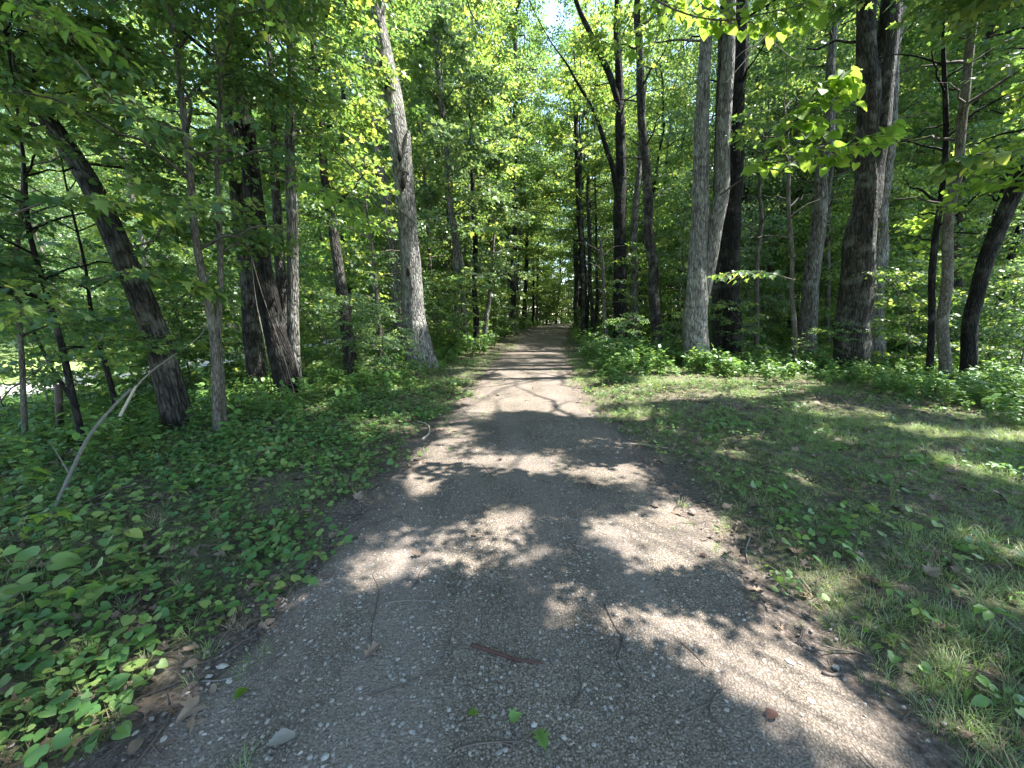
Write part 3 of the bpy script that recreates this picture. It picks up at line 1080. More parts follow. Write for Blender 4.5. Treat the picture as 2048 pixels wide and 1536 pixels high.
def crown_rot(P, yaw, rg, tilt=0.22):
    n = len(P)
    return np.stack([rg.normal(-0.05, tilt, n), rg.normal(0, tilt, n), yaw - math.pi / 2], -1)


def grow(name, label, stems, H, h0, spread, nl, bark, leaf, cat='tree', group=None, sides=None, density=1.0,
         sscale=1.0, dmul=1.7, up=0.35, toward=None, seed=None, wig=0.05, extras=None, disp=0.1, sky_p=0.92, step=None, sec=7, opening=True):
    """stems: list of (points, radii) in world space; the first is the main stem"""
    rg = np.random.default_rng(seed if seed is not None else sum(map(ord, label)) + len(label))
    if abs(stems[0][0][0][1]) < 8.2 and name != 'canopy_tree':
        sscale *= 0.72
        dmul *= 1.75
    o = empty(name, stems[0][0][0])
    off = np.array(stems[0][0][0])
    tag(o, label, cat, group)
    mb, br = MB(), MB()
    P_, Y_ = [], []
    for si, (pts, rad) in enumerate(stems):
        pts, rad = [np.array(p, float) for p in pts], list(rad)
        # carry the stem on upwards to its full height
        top = pts[-1]
        dr = nrm(pts[-1] - pts[-2])
        r0 = rad[-1]
        zt = off[2] + H * (1 - 0.06 * si)
        n = 4
        for k in range(1, n + 1):
            dz = (zt - top[2]) / n
            if dz <= 0.2:
                break
            dr = nrm(dr * np.array([0.75, 0.75, 1]))
            pts.append(pts[-1] + dr / max(dr[2], 0.3) * dz)
            rad.append(max(0.01, r0 * (1 - k / n * 0.85)))
        big = rad[0] > 0.09
        T, TR = resample(pts, rad, step or (0.09 if big else 0.25), wig, rg)
        if si == 0:
            T[0, 2] -= 0.12
        sd_ = sides or (26 if big else (12 if rad[0] > 0.04 else 8))
        V, Fq, bk = tubes(T, TR, sd_, bark_disp(int(rg.integers(999)), disp, 0.32 if (big and si == 0) else (0.2 if si == 0 else 0.0)))
        mb.add(V - off, Fq, 0, bk)
        if nl:
            L1, R1, L2, R2, SP, SY = limbs(T, TR, h0, max(3, int(nl / (1 + 0.5 * (len(stems) - 1)))), spread, rg, up, toward=toward, sec=sec)
            V, Fq, bk = tubes(L1, R1, 5)
            br.add(V - off, Fq, 0, bk)
            kk = cull(L2[:, 2], np.zeros(len(L2)), np.full(len(L2), 0.02), rg)
            if kk.any():
                V, Fq, bk = tubes(L2[kk], R2[kk], 3)
                br.add(V - off, Fq, 0, bk)
            P_.append(SP)
            Y_.append(SY)
    if extras:
        for pts, rad in extras:
            T, TR = resample(pts, rad, 0.12, 0.0, rg)
            V, Fq, bk = tubes(T, TR, 10, bark_disp(5, 0.12, 0))
            mb.add(V - off, Fq, 0, bk)
    mb.obj('trunk', bark, o)
    if nl:
        br.obj('branches', bark, o)['kind'] = 'stuff'
        P, yw = np.concatenate(P_), np.concatenate(Y_)
        density *= dmul
        if density > 1:
            k = int(len(P) * (density - 1))
            idx = rg.integers(0, len(P), k)
            P = np.vstack([P, P[idx] + rg.normal(0, 0.22, (k, 3)) * np.array([1, 1, 0.6])])
            yw = np.concatenate([yw, yw[idx] + rg.normal(0, 0.9, k)])
        elif density < 1:
            s = rg.random(len(P)) < density
            P, yw = P[s], yw[s]
        S = rg.uniform(0.75, 1.25, len(P)) * sscale
        k = cull(P, yw, S, rg, sky_p=sky_p, opening=opening)
        P, yw, S = P[k], yw[k], S[k]
        if len(P):
            scatter('crown', leaf, P - off, crown_rot(P, yw, rg), S, o)
    return o


def stem_px(Y, pts, lean=0.0):
    """pts: (u, v or None for the ground, width in px); Y distance, lean moves higher points nearer (-) or farther (+)"""
    out, rad = [], []
    for k, (u, v, wd) in enumerate(pts):
        if v is None:
            p, zc = base_at(u, Y)
        else:
            y = Y + lean * k
            p = at(u, v, y)
            zc = p[1] * cp - (p[2] - CZ) * sp
        out.append(p)
        rad.append(wd / F * zc / 2)
    return out, rad


# main trees of the photograph -------------------------------------------------
G_, D_, B_, T_ = M['bark_grey'], M['bark_dark'], M['bark_brown'], M['bark_thin']
NAMED = [
    # label, Y, stems, H, h0, spread, nl, bark, leaf, kwargs
    ('leaning_tree', 'dark barked trunk leaning left over the undergrowth, nearest big tree on the left', 5.4,
     [[(360, None, 50), (300, 640, 40), (210, 430, 36), (130, 290, 32), (62, 190, 28)]], 8.5, 3.6, 3.4, 16, B_, 'elm_spray', {'density': 1.5}),
    ('dark_tree', 'near black trunk with thin pale vine stems climbing beside it', 7.3,
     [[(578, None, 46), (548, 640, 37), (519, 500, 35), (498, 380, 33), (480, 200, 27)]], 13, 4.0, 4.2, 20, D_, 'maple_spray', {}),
    ('brown_tree', 'brown grey trunk standing just left behind the near black trunk', 8.6,
     [[(516, None, 34), (492, 560, 29), (476, 420, 27), (462, 200, 24)]], 12, 4.5, 3.4, 14, B_, 'elm_spray', {}),
    ('slender_tree', 'straight slim grey trunk, right one of the pair beside the near black trunk', 7.6,
     [[(592, None, 23), (587, 430, 20), (583, 300, 18), (581, 80, 15)]], 11, 3.8, 2.6, 14, G_, 'maple_spray', {}),
    ('slender_tree', 'slim greenish trunk leaning left, left one of the pair beside the near black trunk', 7.9,
     [[(574, None, 20), (565, 600, 19), (553, 440, 17), (545, 250, 13)]], 10, 3.6, 2.4, 12, B_, 'elm_spray', {}),
    ('sapling', 'thin curved stem with two leaning tops between the leaning trunk and the near black trunk', 5.0,
     [[(436, None, 17), (425, 660, 15), (400, 500, 14), (370, 270, 12), (345, 100, 9)]], 6.5, 2.3, 2.3, 16, T_, 'elm_spray', {'density': 1.3}),
    ('sapling', 'thinner straight stem close to the right of the curved sapling', 5.2,
     [[(448, None, 11), (441, 560, 10), (436, 380, 9), (430, 200, 7)]], 5.5, 2.2, 2.0, 12, T_, 'maple_spray', {'density': 1.2}),
    ('slender_tree', 'slim crooked trunk halfway between the near black trunk and the thick pale trunk', 9.3,
     [[(703, None, 27), (692, 620, 22), (680, 540, 19), (665, 460, 18), (650, 300, 14)]], 10, 3.4, 2.8, 14, B_, 'maple_spray', {}),
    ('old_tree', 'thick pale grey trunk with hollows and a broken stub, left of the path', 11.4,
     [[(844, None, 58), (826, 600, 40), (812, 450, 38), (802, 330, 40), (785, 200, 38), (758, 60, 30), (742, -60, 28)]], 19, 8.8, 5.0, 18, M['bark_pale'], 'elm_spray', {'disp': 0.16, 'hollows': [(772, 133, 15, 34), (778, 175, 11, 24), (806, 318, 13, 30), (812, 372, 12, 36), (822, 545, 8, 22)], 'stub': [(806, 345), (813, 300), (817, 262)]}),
    ('slender_tree', 'shaded grey trunk standing behind the thick pale trunk on its left', 14.5,
     [[(806, None, 22), (792, 560, 20), (772, 400, 18), (750, 250, 15)]], 13, 5.5, 3.0, 14, G_, 'maple_spray', {}),
    ('slender_tree', 'pale slender trunk with sunlit foliage right of the thick pale trunk', 16.5,
     [[(918, None, 16), (912, 520, 14), (898, 360, 12), (882, 200, 10), (868, 60, 9)], [(936, None, 11), (926, 560, 10), (914, 480, 8)]], 12, 3.0, 3.2, 18, G_, 'pale_spray', {'density': 1.4, 'sscale': 1.2}),
    ('slender_tree', 'dark slim trunk beside the left edge of the path', 17.5,
     [[(953, None, 12), (951, 560, 11), (945, 400, 9)]], 11, 3.5, 2.6, 12, D_, 'maple_spray', {}),
    ('sapling', 'pale curved sapling at the left edge of the path', 18.5,
     [[(966, None, 11), (978, 600, 8), (985, 520, 6)]], 7, 2.2, 2.2, 12, G_, 'pale_spray', {}),
    ('slender_tree', 'dark slim trunk at the right edge of the path where it narrows', 24.0,
     [[(1170, None, 14), (1166, 560, 13), (1158, 400, 11), (1150, 200, 8)]], 16, 5.0, 3.2, 16, D_, 'maple_spray', {}),
    ('slender_tree', 'thin trunk immediately right of the dark slim one where the path narrows', 25.0,
     [[(1186, None, 8), (1180, 540, 7), (1176, 420, 6)]], 12, 4.0, 2.4, 12, B_, 'maple_spray', {}),
    ('forked_tree', 'tall dark trunk forking into several arching limbs right of the path', 17.0,
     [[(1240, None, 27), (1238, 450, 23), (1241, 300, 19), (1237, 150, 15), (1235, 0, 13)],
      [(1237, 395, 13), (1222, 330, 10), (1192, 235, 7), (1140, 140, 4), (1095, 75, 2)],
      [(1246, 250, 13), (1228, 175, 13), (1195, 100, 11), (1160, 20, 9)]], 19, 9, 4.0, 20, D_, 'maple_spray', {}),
    ('slender_tree', 'slim trunk close to the right of the tall forked tree', 17.5,
     [[(1272, None, 17), (1268, 460, 14), (1276, 370, 11)]], 12, 4.5, 2.6, 12, G_, 'elm_spray', {}),
    ('slender_tree', 'slightly leaning grey trunk midway between the forked tree and the twin stemmed tree', 14.5,
     [[(1318, None, 22), (1306, 560, 19), (1299, 460, 18), (1286, 250, 16), (1278, 50, 13)]], 15, 6.0, 3.0, 16, B_, 'maple_spray', {}),
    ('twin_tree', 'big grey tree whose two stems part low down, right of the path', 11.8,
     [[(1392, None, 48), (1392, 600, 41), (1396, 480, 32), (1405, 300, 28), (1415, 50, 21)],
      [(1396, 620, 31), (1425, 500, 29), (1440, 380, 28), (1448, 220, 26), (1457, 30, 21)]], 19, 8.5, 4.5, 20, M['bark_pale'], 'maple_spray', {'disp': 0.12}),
    ('brown_tree', 'dark brown trunk tucked behind the right stem of the twin tree', 13.4,
     [[(1441, None, 27), (1440, 450, 26), (1441, 300, 22), (1446, 100, 18)]], 16, 7.0, 3.0, 14, B_, 'elm_spray', {}),
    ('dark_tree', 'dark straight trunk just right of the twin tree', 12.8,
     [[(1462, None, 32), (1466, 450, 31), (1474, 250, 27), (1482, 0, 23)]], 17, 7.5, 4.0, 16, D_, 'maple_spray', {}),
    ('giant_tree', 'massive dark trunk splitting into two upright stems on the right', 10.6,
     [[(1706, None, 60), (1712, 580, 52), (1722, 460, 48), (1727, 380, 36), (1735, 200, 36), (1734, 0, 30)],
      [(1728, 440, 44), (1745, 350, 38), (1762, 200, 36), (1786, 0, 34)]], 18, 7.8, 4.8, 20, B_, 'maple_spray', {'disp': 0.13}),
    ('brown_tree', 'sunlit shaggy trunk peeking out right behind the massive trunk', 12.6,
     [[(1742, None, 40), (1750, 500, 36), (1766, 330, 30), (1782, 180, 24), (1796, 0, 20)]], 16, 7.0, 3.4, 14, G_, 'elm_spray', {'disp': 0.13}),
    ('slender_tree', 'crooked grey trunk left of the massive trunk', 13.0,
     [[(1616, None, 30), (1622, 560, 27), (1638, 420, 25), (1652, 300, 20), (1660, 180, 16)]], 13, 5.0, 3.0, 14, G_, 'maple_spray', {}),
    ('sapling', 'very thin dark stem between the twin tree and the crooked grey trunk', 11.5,
     [[(1590, None, 9), (1584, 560, 8), (1576, 400, 7), (1570, 260, 5)]], 7.5, 2.6, 2.4, 12, T_, 'maple_spray', {}),
    ('leaning_tree', 'dark trunk leaning steeply to the right at the right edge', 8.6,
     [[(1934, None, 24), (1954, 580, 23), (1990, 470, 26), (2046, 350, 25), (2120, 200, 26)]], 10, 5.0, 3.4, 14, D_, 'maple_spray', {}),
    ('sapling', 'dark wavy sapling stem right of the massive trunk', 8.8,
     [[(1858, None, 12), (1866, 520, 11), (1882, 380, 10), (1890, 250, 9), (1885, 110, 7)]], 8.5, 2.8, 2.6, 16, D_, 'light_spray', {}),
    ('slender_tree', 'tall smooth young trunk rising beside the wavy sapling', 8.4,
     [[(1890, None, 18), (1898, 480, 16), (1912, 330, 15), (1932, 200, 14), (1957, 0, 13)]], 11, 3.8, 3.4, 16, T_, 'maple_spray', {'density': 1.2}),
    ('sapling', 'spindly dark sapling bending left at the far left edge', 4.4,
     [[(170, None, 12), (128, 700, 11), (85, 560, 9), (55, 460, 8), (40, 350, 6)]], 4.8, 1.3, 1.9, 16, D_, 'maple_spray', {'density': 1.4}),
    ('sapling', 'twiggy thin sapling in front of the leaning trunk', 5.8,
     [[(240, None, 9), (212, 720, 8), (182, 620, 7), (165, 540, 5)]], 4.5, 1.5, 1.7, 12, D_, 'maple_spray', {'density': 1.2}),
    ('sapling', 'straight thin sapling next to the left border', 4.9,
     [[(52, None, 9), (46, 640, 8), (40, 480, 7), (34, 300, 6)]], 5.2, 1.5, 1.9, 16, T_, 'elm_spray', {'density': 1.4}),
    ('sapling', 'low slanting sapling beneath the leaning trunk near the sunny lawn', 7.0,
     [[(215, None, 8), (170, 830, 7), (120, 760, 6)]], 3.4, 1.0, 1.6, 10, D_, 'maple_spray', {}),
    ('sapling', 'thin grey sapling behind the massive trunk', 15.0,
     [[(1660, None, 9), (1655, 520, 8), (1662, 380, 6)]], 9, 2.4, 2.4, 14, T_, 'light_spray', {}),
    ('sapling', 'slim dark stem right of the dark straight trunk', 13.5,
     [[(1512, None, 9), (1516, 520, 8), (1524, 360, 6)]], 9, 2.6, 2.4, 14, T_, 'maple_spray', {}),
    ('sapling', 'bushy maple sapling with pale leaves between the forked tree and the path', 15.5,
     [[(1214, None, 8), (1208, 560, 7), (1200, 480, 5)]], 5.0, 1.8, 2.0, 12, T_, 'maple_spray', {}),
    ('sapling', 'leafy young maple in the sun between the crooked trunk and the thick pale trunk', 11.8,
     [[(760, None, 9), (756, 600, 8), (742, 480, 6)]], 6.0, 1.4, 2.1, 16, T_, 'maple_spray', {}),
]
for nm, lab, Y0, sts, H, h0, spr, nl, bk_, lf, kw in NAMED:
    stems = []
    hol, stub = kw.pop('hollows', []), kw.pop('stub', None)
    for pts in sts:
        stems.append(stem_px(Y0, pts))
    if stub:
        kw['extras'] = [([at(u, v, Y0 - 0.12) for u, v in stub], [0.2, 0.13, 0.04])]
    tr_ = grow(nm, lab, stems, H, h0, spr, nl, bk_, lf, cat='sapling' if nm == 'sapling' else 'tree', **kw)
    Vh, Fh = ICO
    for u, v, ww, hh in hol:
        # near-black lump set in the bark paints the shade inside a hollow
        us = [p[0] for p in sts[0]]
        vs = [9999 if p[1] is None else p[1] for p in sts[0]]
        uc = np.interp(v, vs[::-1], us[::-1])
        wd = np.interp(v, vs[::-1], [p[2] for p in sts[0]][::-1])
        c = at(uc, v, Y0)
        zc = c[1] * cp - (c[2] - CZ) * sp
        rad = wd / F * zc / 2
        q = np.clip((u - uc) / (wd / 2), -0.8, 0.8)
        pos = c + np.array([q * rad, -math.sqrt(1 - q * q) * rad * 1.0, 0])
        mb = MB()
        mb.add(Vh * np.array([ww, ww * 0.55, hh]) / F * zc * (1 + rng.normal(0, 0.12, (len(Vh), 1))), Fh, 0)
        ho = mb.obj('hollow', M['hollow'], tr_)
        ho.location = tuple(pos - np.array(tr_.location))
        ho.rotation_euler = (0, 0.12, math.atan(q))

# overhanging trees: most near ones out of view, added to shade the ground ------------
OVER = [
    (6.2, -0.6, 0.22, 15, 4.2, 5.2, 34, 'broad maple standing right of the photographer'),
    (9.4, 3.2, 0.2, 13, 5.6, 4.0, 20, 'broad maple at the right of the grassy opening'),
    (4.6, -4.5, 0.2, 14, 4.5, 4.8, 26, 'maple behind the photographer on the right'),
    (-4.6, -0.8, 0.16, 10, 3.2, 3.8, 24, 'elm standing left of the photographer'),
    (11.5, 7.5, 0.18, 14, 4.5, 4.2, 20, 'maple at the far side of the grassy opening'),
    (-4.2, 0.9, 0.2, 16, 7.8, 5.6, 46, 'tall maple left of the photographer leaning over the path'),  # trunk out of view, added so its high crown shades the left verge
    (4.4, -2.2, 0.2, 16, 8.0, 5.6, 46, 'tall maple above the right verge behind the photographer'),  # trunk out of view, added with a forward lean to shade the left side
    (9.2, 5.4, 0.18, 14, 5.5, 5.0, 32, 'leaning maple at the right edge of the grassy opening'),  # trunk out of view, added to shade the middle stretch of track
    (-1.3, 27.0, 0.12, 22, 5.0, 4.2, 30, 'slim tall maple at the left path edge, farther along'),
    (-3.1, 21.0, 0.14, 17, 5.0, 4.8, 26, 'maple arching over the path from its left edge'),
    (6.4, 30.0, 0.14, 20, 4.0, 5.0, 30, 'maple arching over the path from the right, far along'),
    (-1.6, 34.0, 0.14, 22, 3.5, 5.0, 30, 'tall maple arching over the path far along on the left'),
    (3.9, 22.0, 0.12, 15, 6.0, 3.6, 20, 'slim maple reaching over the path behind the forked tree'),
    (0.4, 46.0, 0.15, 26, 3.5, 5.5, 40, 'tall maple leaning over the far end of the path'),
]
for k, (x, y, rr, H, h0, spr, nl, lab) in enumerate(OVER):
    if k == 0:
        OVER_OBJ = []
    z = float(gz(x, y))
    pts = [np.array([x, y, z]), np.array([x + 0.1, y, z + 3]), np.array([x - 0.1, y + 0.1, z + 6])]
    if 'leaning maple at' in lab:
        pts = [np.array([x, y, z]), np.array([8.4, 5.6, 4.0]), np.array([6.4, 6.2, 9.0]), np.array([5.4, 6.4, 12.0])]
    if 'tall maple left' in lab:
        pts = [np.array([x, y, z]), np.array([-3.4, 2.0, 5.0]), np.array([-1.8, 4.2, 10.0]), np.array([-1.0, 5.6, 13.0])]
    if 'behind the photographer' in lab and 'tall' in lab:
        pts = [np.array([x, y, z]), np.array([4.3, -1.0, 5.0]), np.array([4.0, 2.4, 9.5]), np.array([3.8, 4.6, 13.0])]
    OVER_OBJ.append(grow('canopy_tree', lab, [(pts, [rr, rr * 0.8, rr * 0.65, rr * 0.5][:len(pts)])], H, h0, spr, nl, B_, 'maple_spray' if k != 3 else 'elm_spray', density=2.3 if y < 14 else 0.8, sec=10, sscale=1.0 if y < 14 else 1.3))

# low limb added out of view, sprays laid along sun rays to shade near gravel
LOW = poly_mask([[(560, 1170), (700, 1180), (900, 1140), (1010, 1130), (1220, 1120), (1300, 1110), (1450, 1090), (1560, 1170), (1700, 1250), (1840, 1420), (1720, 1400), (1560, 1290), (1420, 1215), (1250, 1185), (1100, 1180), (1000, 1250), (1150, 1290), (1330, 1300), (1480, 1400), (1620, 1520), (500, 1540), (470, 1300)],
                 [(850, 960), (1000, 970), (1100, 940), (1200, 960), (1210, 1120), (1060, 1050), (900, 1070), (800, 1040)]])
rg = np.random.default_rng(3)
gxy = rg.uniform([-1.8, 1.0], [2.8, 4.4], (9000, 2))
gp = np.concatenate([gxy, np.zeros((9000, 1))], 1)
u_, v_, zc_ = proj(gp)
gp = gp[(look(LOW, u_, v_) & (rg.random(len(gp)) < 0.42)) | (look(M_LACY, u_, v_) & (rg.random(len(gp)) < 0.10))]
hh_ = np.maximum(2.8, (1.75 + 0.78 * gp[:, 1]) / 0.93 + 0.25) * rg.uniform(1.0, 1.14, len(gp))
P = gp + SUN[None] * (hh_ / SUN[2])[:, None]
yw = rg.uniform(0, 6.28, len(P))
S = rg.uniform(0.4, 0.7, len(P))
k = cull(P, yw, S, rg, lacy=False, sun_p=0.8)
P, yw, S = P[k], yw[k], S[k]
u_, v_, zc_ = proj(P)
k = (v_ < -40) | (rg.random(len(P)) < 0.10)
P, yw, S = P[k], yw[k], S[k]
lt = OVER_OBJ[0]
off = np.array(lt.location)
scatter('shadow_sprays', 'maple_spray', P - off, crown_rot(P, yw, rg), S, lt)
mb = MB()
for tgt in P[rg.integers(0, len(P), 14)]:
    a0 = off + np.array([0, 0, 3.2])
    li = np.array([a0 + (tgt - a0) * t + np.array([0, 0, 0.5 * math.sin(math.pi * t)]) for t in np.linspace(0, 1, 7)])
    V, Fq, bk = tubes(li - off, np.linspace(0.02, 0.004, 7), 5)
    mb.add(V, Fq, 0, bk)
mb.obj('shadow_branches', B_, lt)['kind'] = 'stuff'

# ------------------------------------------------------------------ background trees: shared meshes, one object each
VAR = []


def variant(k, H, rad, h0, spr, nl, leaf, bark, sscale, sec):
    rg = np.random.default_rng(100 + k)
    pts = np.array([[0, 0, 0], [rg.normal(0, 0.15), rg.normal(0, 0.15), H * 0.3], [rg.normal(0, 0.4), rg.normal(0, 0.4), H * 0.65], [rg.normal(0, 0.6), rg.normal(0, 0.6), H]])
    T, TR = resample(pts, [rad, rad * 0.8, rad * 0.5, 0.02], 0.4, 0.08, rg)
    T[0, 2] -= 0.3
    mb, br = MB(), MB()
    V, Fq, bk = tubes(T, TR, 9, bark_disp(k, 0.08, 0.3))
    mb.add(V, Fq, 0, bk)
    L1, R1, L2, R2, SP, SY = limbs(T, TR, h0, nl, spr, rg, sec=sec)
    V, Fq, bk = tubes(L1, R1, 4)
    br.add(V, Fq, 0, bk)
    S = rg.uniform(0.75, 1.25, len(SP)) * sscale
    cm = scatter_mesh('crown_points', leaf, SP, crown_rot(SP, SY, rg), S)
    VAR.append((mb.mesh('trunk', bark), br.mesh('branches', bark), cm, leaf))


variant(0, 26, 0.17, 5.0, 4.4, 36, 'far_spray', G_, 1.05, 7)
variant(1, 29, 0.21, 6.5, 5.0, 38, 'far_elm', B_, 1.1, 7)
variant(2, 21, 0.13, 3.5, 4.0, 34, 'far_spray', D_, 1.0, 7)
variant(3, 16, 0.09, 2.2, 3.2, 34, 'far_pale', T_, 0.95, 8)
variant(4, 7, 0.045, 0.9, 2.2, 22, 'far_spray', T_, 0.8, 7)     # understory saplings
variant(5, 5.5, 0.035, 0.6, 2.0, 20, 'far_pale', T_, 0.75, 7)
variant(6, 3.0, 0.02, 0.3, 1.4, 16, 'maple_spray', T_, 0.9, 8)
variant(7, 2.2, 0.018, 0.25, 1.2, 14, 'elm_spray', T_, 0.9, 8)


def far_tree(k, x, y, name, label, cat, group, s=1.0):
    tm, bm_, cm, leaf = VAR[k]
    o = empty(name, (x, y, float(gz(x, y))))
    o.rotation_euler = (rng.normal(0, 0.03), rng.normal(0, 0.03), rng.uniform(0, 6.28))
    o.scale = (s, s, s * rng.uniform(0.9, 1.1))
    tag(o, label, cat, group)
    t = bpy.data.objects.new('trunk', tm)
    t.parent = o
    col.objects.link(t)
    b = bpy.data.objects.new('branches', bm_)
    b.parent = o
    b['kind'] = 'stuff'
    col.objects.link(b)
    scatter('crown', leaf, None, None, None, o, me=cm)
    return o


taken = [(o[0], o[1]) for o in OVER]
for nm, lab, Y0, sts, *_ in NAMED:
    p, _z = base_at(sts[0][0][0], Y0)
    taken.append(p[:2])


def free(x, y, r):
    return all((x - t[0]) ** 2 + (y - t[1]) ** 2 > r * r for t in taken)


rb = np.random.default_rng(77)
MID, FARM, SAP, SAPF = [], [], [], []
n_bg = 0
# trees that close the view where the track bends away
for x, y, k in [(3.2, 61, 0), (5.6, 63.5, 2), (7.4, 66, 1), (0.8, 59, 2), (-1.6, 57, 0), (2.2, 64, 1), (5.0, 68, 0), (8.8, 70, 2), (10.5, 73, 0), (3.6, 57.5, 4), (5.4, 60.5, 5), (4.6, 59.3, 4), (6.8, 62.8, 4), (8.3, 65, 5), (4.0, 58.6, 5), (5.0, 62.0, 4), (6.0, 61.6, 4), (7.6, 63.8, 4), (9.2, 66.4, 4), (2.6, 58.8, 4), (5.8, 64.5, 4), (3.4, 60.4, 5), (7.0, 66.0, 4), (10.0, 68.5, 4)]:
    far_tree(k, x, y, 'woodland_tree' if k < 4 else 'understory_shrub', 'leafy %s standing in line with the track where it bends away' % ('tree' if k < 4 else 'sapling'),
             'tree' if k < 4 else 'shrub', 'trees closing the view at the bend' if k < 4 else 'saplings closing the view at the bend')
    taken.append((x, y))
for _ in range(6000):
    if n_bg >= 210:
        break
    y = rb.uniform(13, 62)
    x = rb.uniform(-1.25 * y - 4, 1.25 * y + 4)
    if path_d(x, y) < (1.5 if y < 24 else 0.9) or not free(x, y, 1.7 if y < 30 else 2.3):
        continue
    if x < -10.5 and y < 34:
        continue
    if x < -0.42 * y and y < 32 and rb.random() < 0.62:
        continue
    u, v, zc = proj(np.array([x, y, 0.0]))
    if y < 24 and (780 < u < 870 or 1370 < u < 1480 or 1670 < u < 1770 or 1215 < u < 1330):
        continue
    far = y > 26
    k = int(rb.choice([0, 1, 2, 3])) if far or rb.random() < 0.5 else int(rb.choice([2, 3]))
    side = 'left' if x < np.interp(y, PY, PL) else 'right'
    ft = far_tree(k, x, y, 'woodland_tree',
             ('tall slim tree deep in the woods %s of the path' % side) if far else ('slim tree among the trunks farther back, %s of the path' % side),
             'tree', 'background trees %s of the path' % side if far else 'mid distance trees %s of the path' % side, rb.uniform(0.85, 1.15))
    taken.append((x, y))
    n_bg += 1
    if not far:
        MID.append((u, k, ft))
    elif y < 42:
        FARM.append((u, k, ft))
for x, y, k, sc, lab in [(0.0, 31.0, 1, 1.12, 'tall tree on the left rim of the track, first of the high ones far along'), (5.9, 35.5, 1, 1.12, 'tall tree on the right rim of the track, far along'),
                         (-0.1, 40.5, 0, 1.2, 'high tree on the left rim of the track behind the first high one'), (7.2, 43.0, 1, 1.2, 'high tree on the right rim of the track, close to its bend'),
                         (-2.6, 24.0, 0, 0.9, 'tall tree left of the track, behind the pale slender trunk')]:
    far_tree(k, x, y, 'woodland_tree', lab, 'tree', None, sc)
n_sap = 0
for _ in range(6000):
    if n_sap >= 170:
        break
    y = rb.uniform(7.5, 42)
    x = rb.uniform(-1.25 * y - 3, 1.25 * y + 3)
    pdv = path_d(x, y)
    if pdv < (1.6 if y < 20 else 0.9) or not free(x, y, 1.0):
        continue
    if x > 0 and y < 14.0 and x < 14:
        continue
    if x < -10.5 and y < 34:
        continue
    if x < -0.42 * y and rb.random() < 0.5:
        continue
    u, v, zc = proj(np.array([x, y, 0.0]))
    if y < 13 and (780 < u < 880 or 1370 < u < 1480 or 1670 < u < 1770):
        continue
    k = int(rb.choice([6, 7])) if y < 13 or pdv < 2.8 else int(rb.choice([4, 5, 6, 4]))
    side = 'left' if x < np.interp(y, PY, PL) else 'right'
    ft = far_tree(k, x, y, 'understory_shrub', 'leafy understory sapling below the taller trees %s of the path' % side,
             'shrub', 'understory saplings %s of the path' % side, rb.uniform(0.8, 1.2))
    taken.append((x, y))
    n_sap += 1
    (SAP if y < 20 else SAPF).append((u, k, ft))
MARKS = [(-900, 'left border'), (330, 'dark leaning trunk'), (560, 'near black trunk'), (838, 'thick pale trunk'), (953, 'left path edge'), (1168, 'right path edge'),
         (1240, 'forked tree'), (1400, 'twin tree'), (1625, 'crooked trunk'), (1712, 'massive trunk'), (1950, 'far leaning trunk'), (4000, 'right border')]
ORD = ['first', 'second', 'third', 'fourth', 'fifth', 'sixth', 'seventh', 'eighth', 'ninth', 'tenth', 'eleventh', 'twelfth']


def order_labels(items, noun):
    """items seen between two landmark trunks are told apart by kind and by their order from the left"""
    for (ua, na_), (ub, nb_) in zip(MARKS[:-1], MARKS[1:]):
        for adj in ('grey', 'brown', 'dark', 'pale leaved', 'dense', 'light leaved', 'low', 'small'):
            grp = sorted([m_ for m_ in items if ua <= m_[0] < ub and KIND[m_[1]] == adj], key=lambda t_: t_[0])
            for i_, (u_, k_, o_) in enumerate(grp):
                if i_ < len(ORD):
                    o_['label'] = '%s %s %s%s between %s and %s' % (ORD[i_] if len(grp) > 1 else 'only', adj, noun, ' from left' if len(grp) > 1 else '', na_, nb_)


KIND = ['grey', 'brown', 'dark', 'pale leaved', 'dense', 'light leaved', 'low', 'small']
order_labels(MID, 'second-row tree')
order_labels(FARM, 'far-row tree')
order_labels(SAP, 'sapling')
order_labels(SAPF, 'distant sapling')

# bright trees across the sunny lawn, left
for k in range(30):
    y = 3 + 44 * (k + 0.5) / 30
    x = -22 - 5 * rb.random() - 7 * (k % 3)
    far_tree(int(rb.choice([0, 3, 3])), x, y, 'lawn_edge_tree', 'full crowned sunlit tree on the far side of the lawn', 'tree', 'trees beyond the sunny lawn', 0.95)

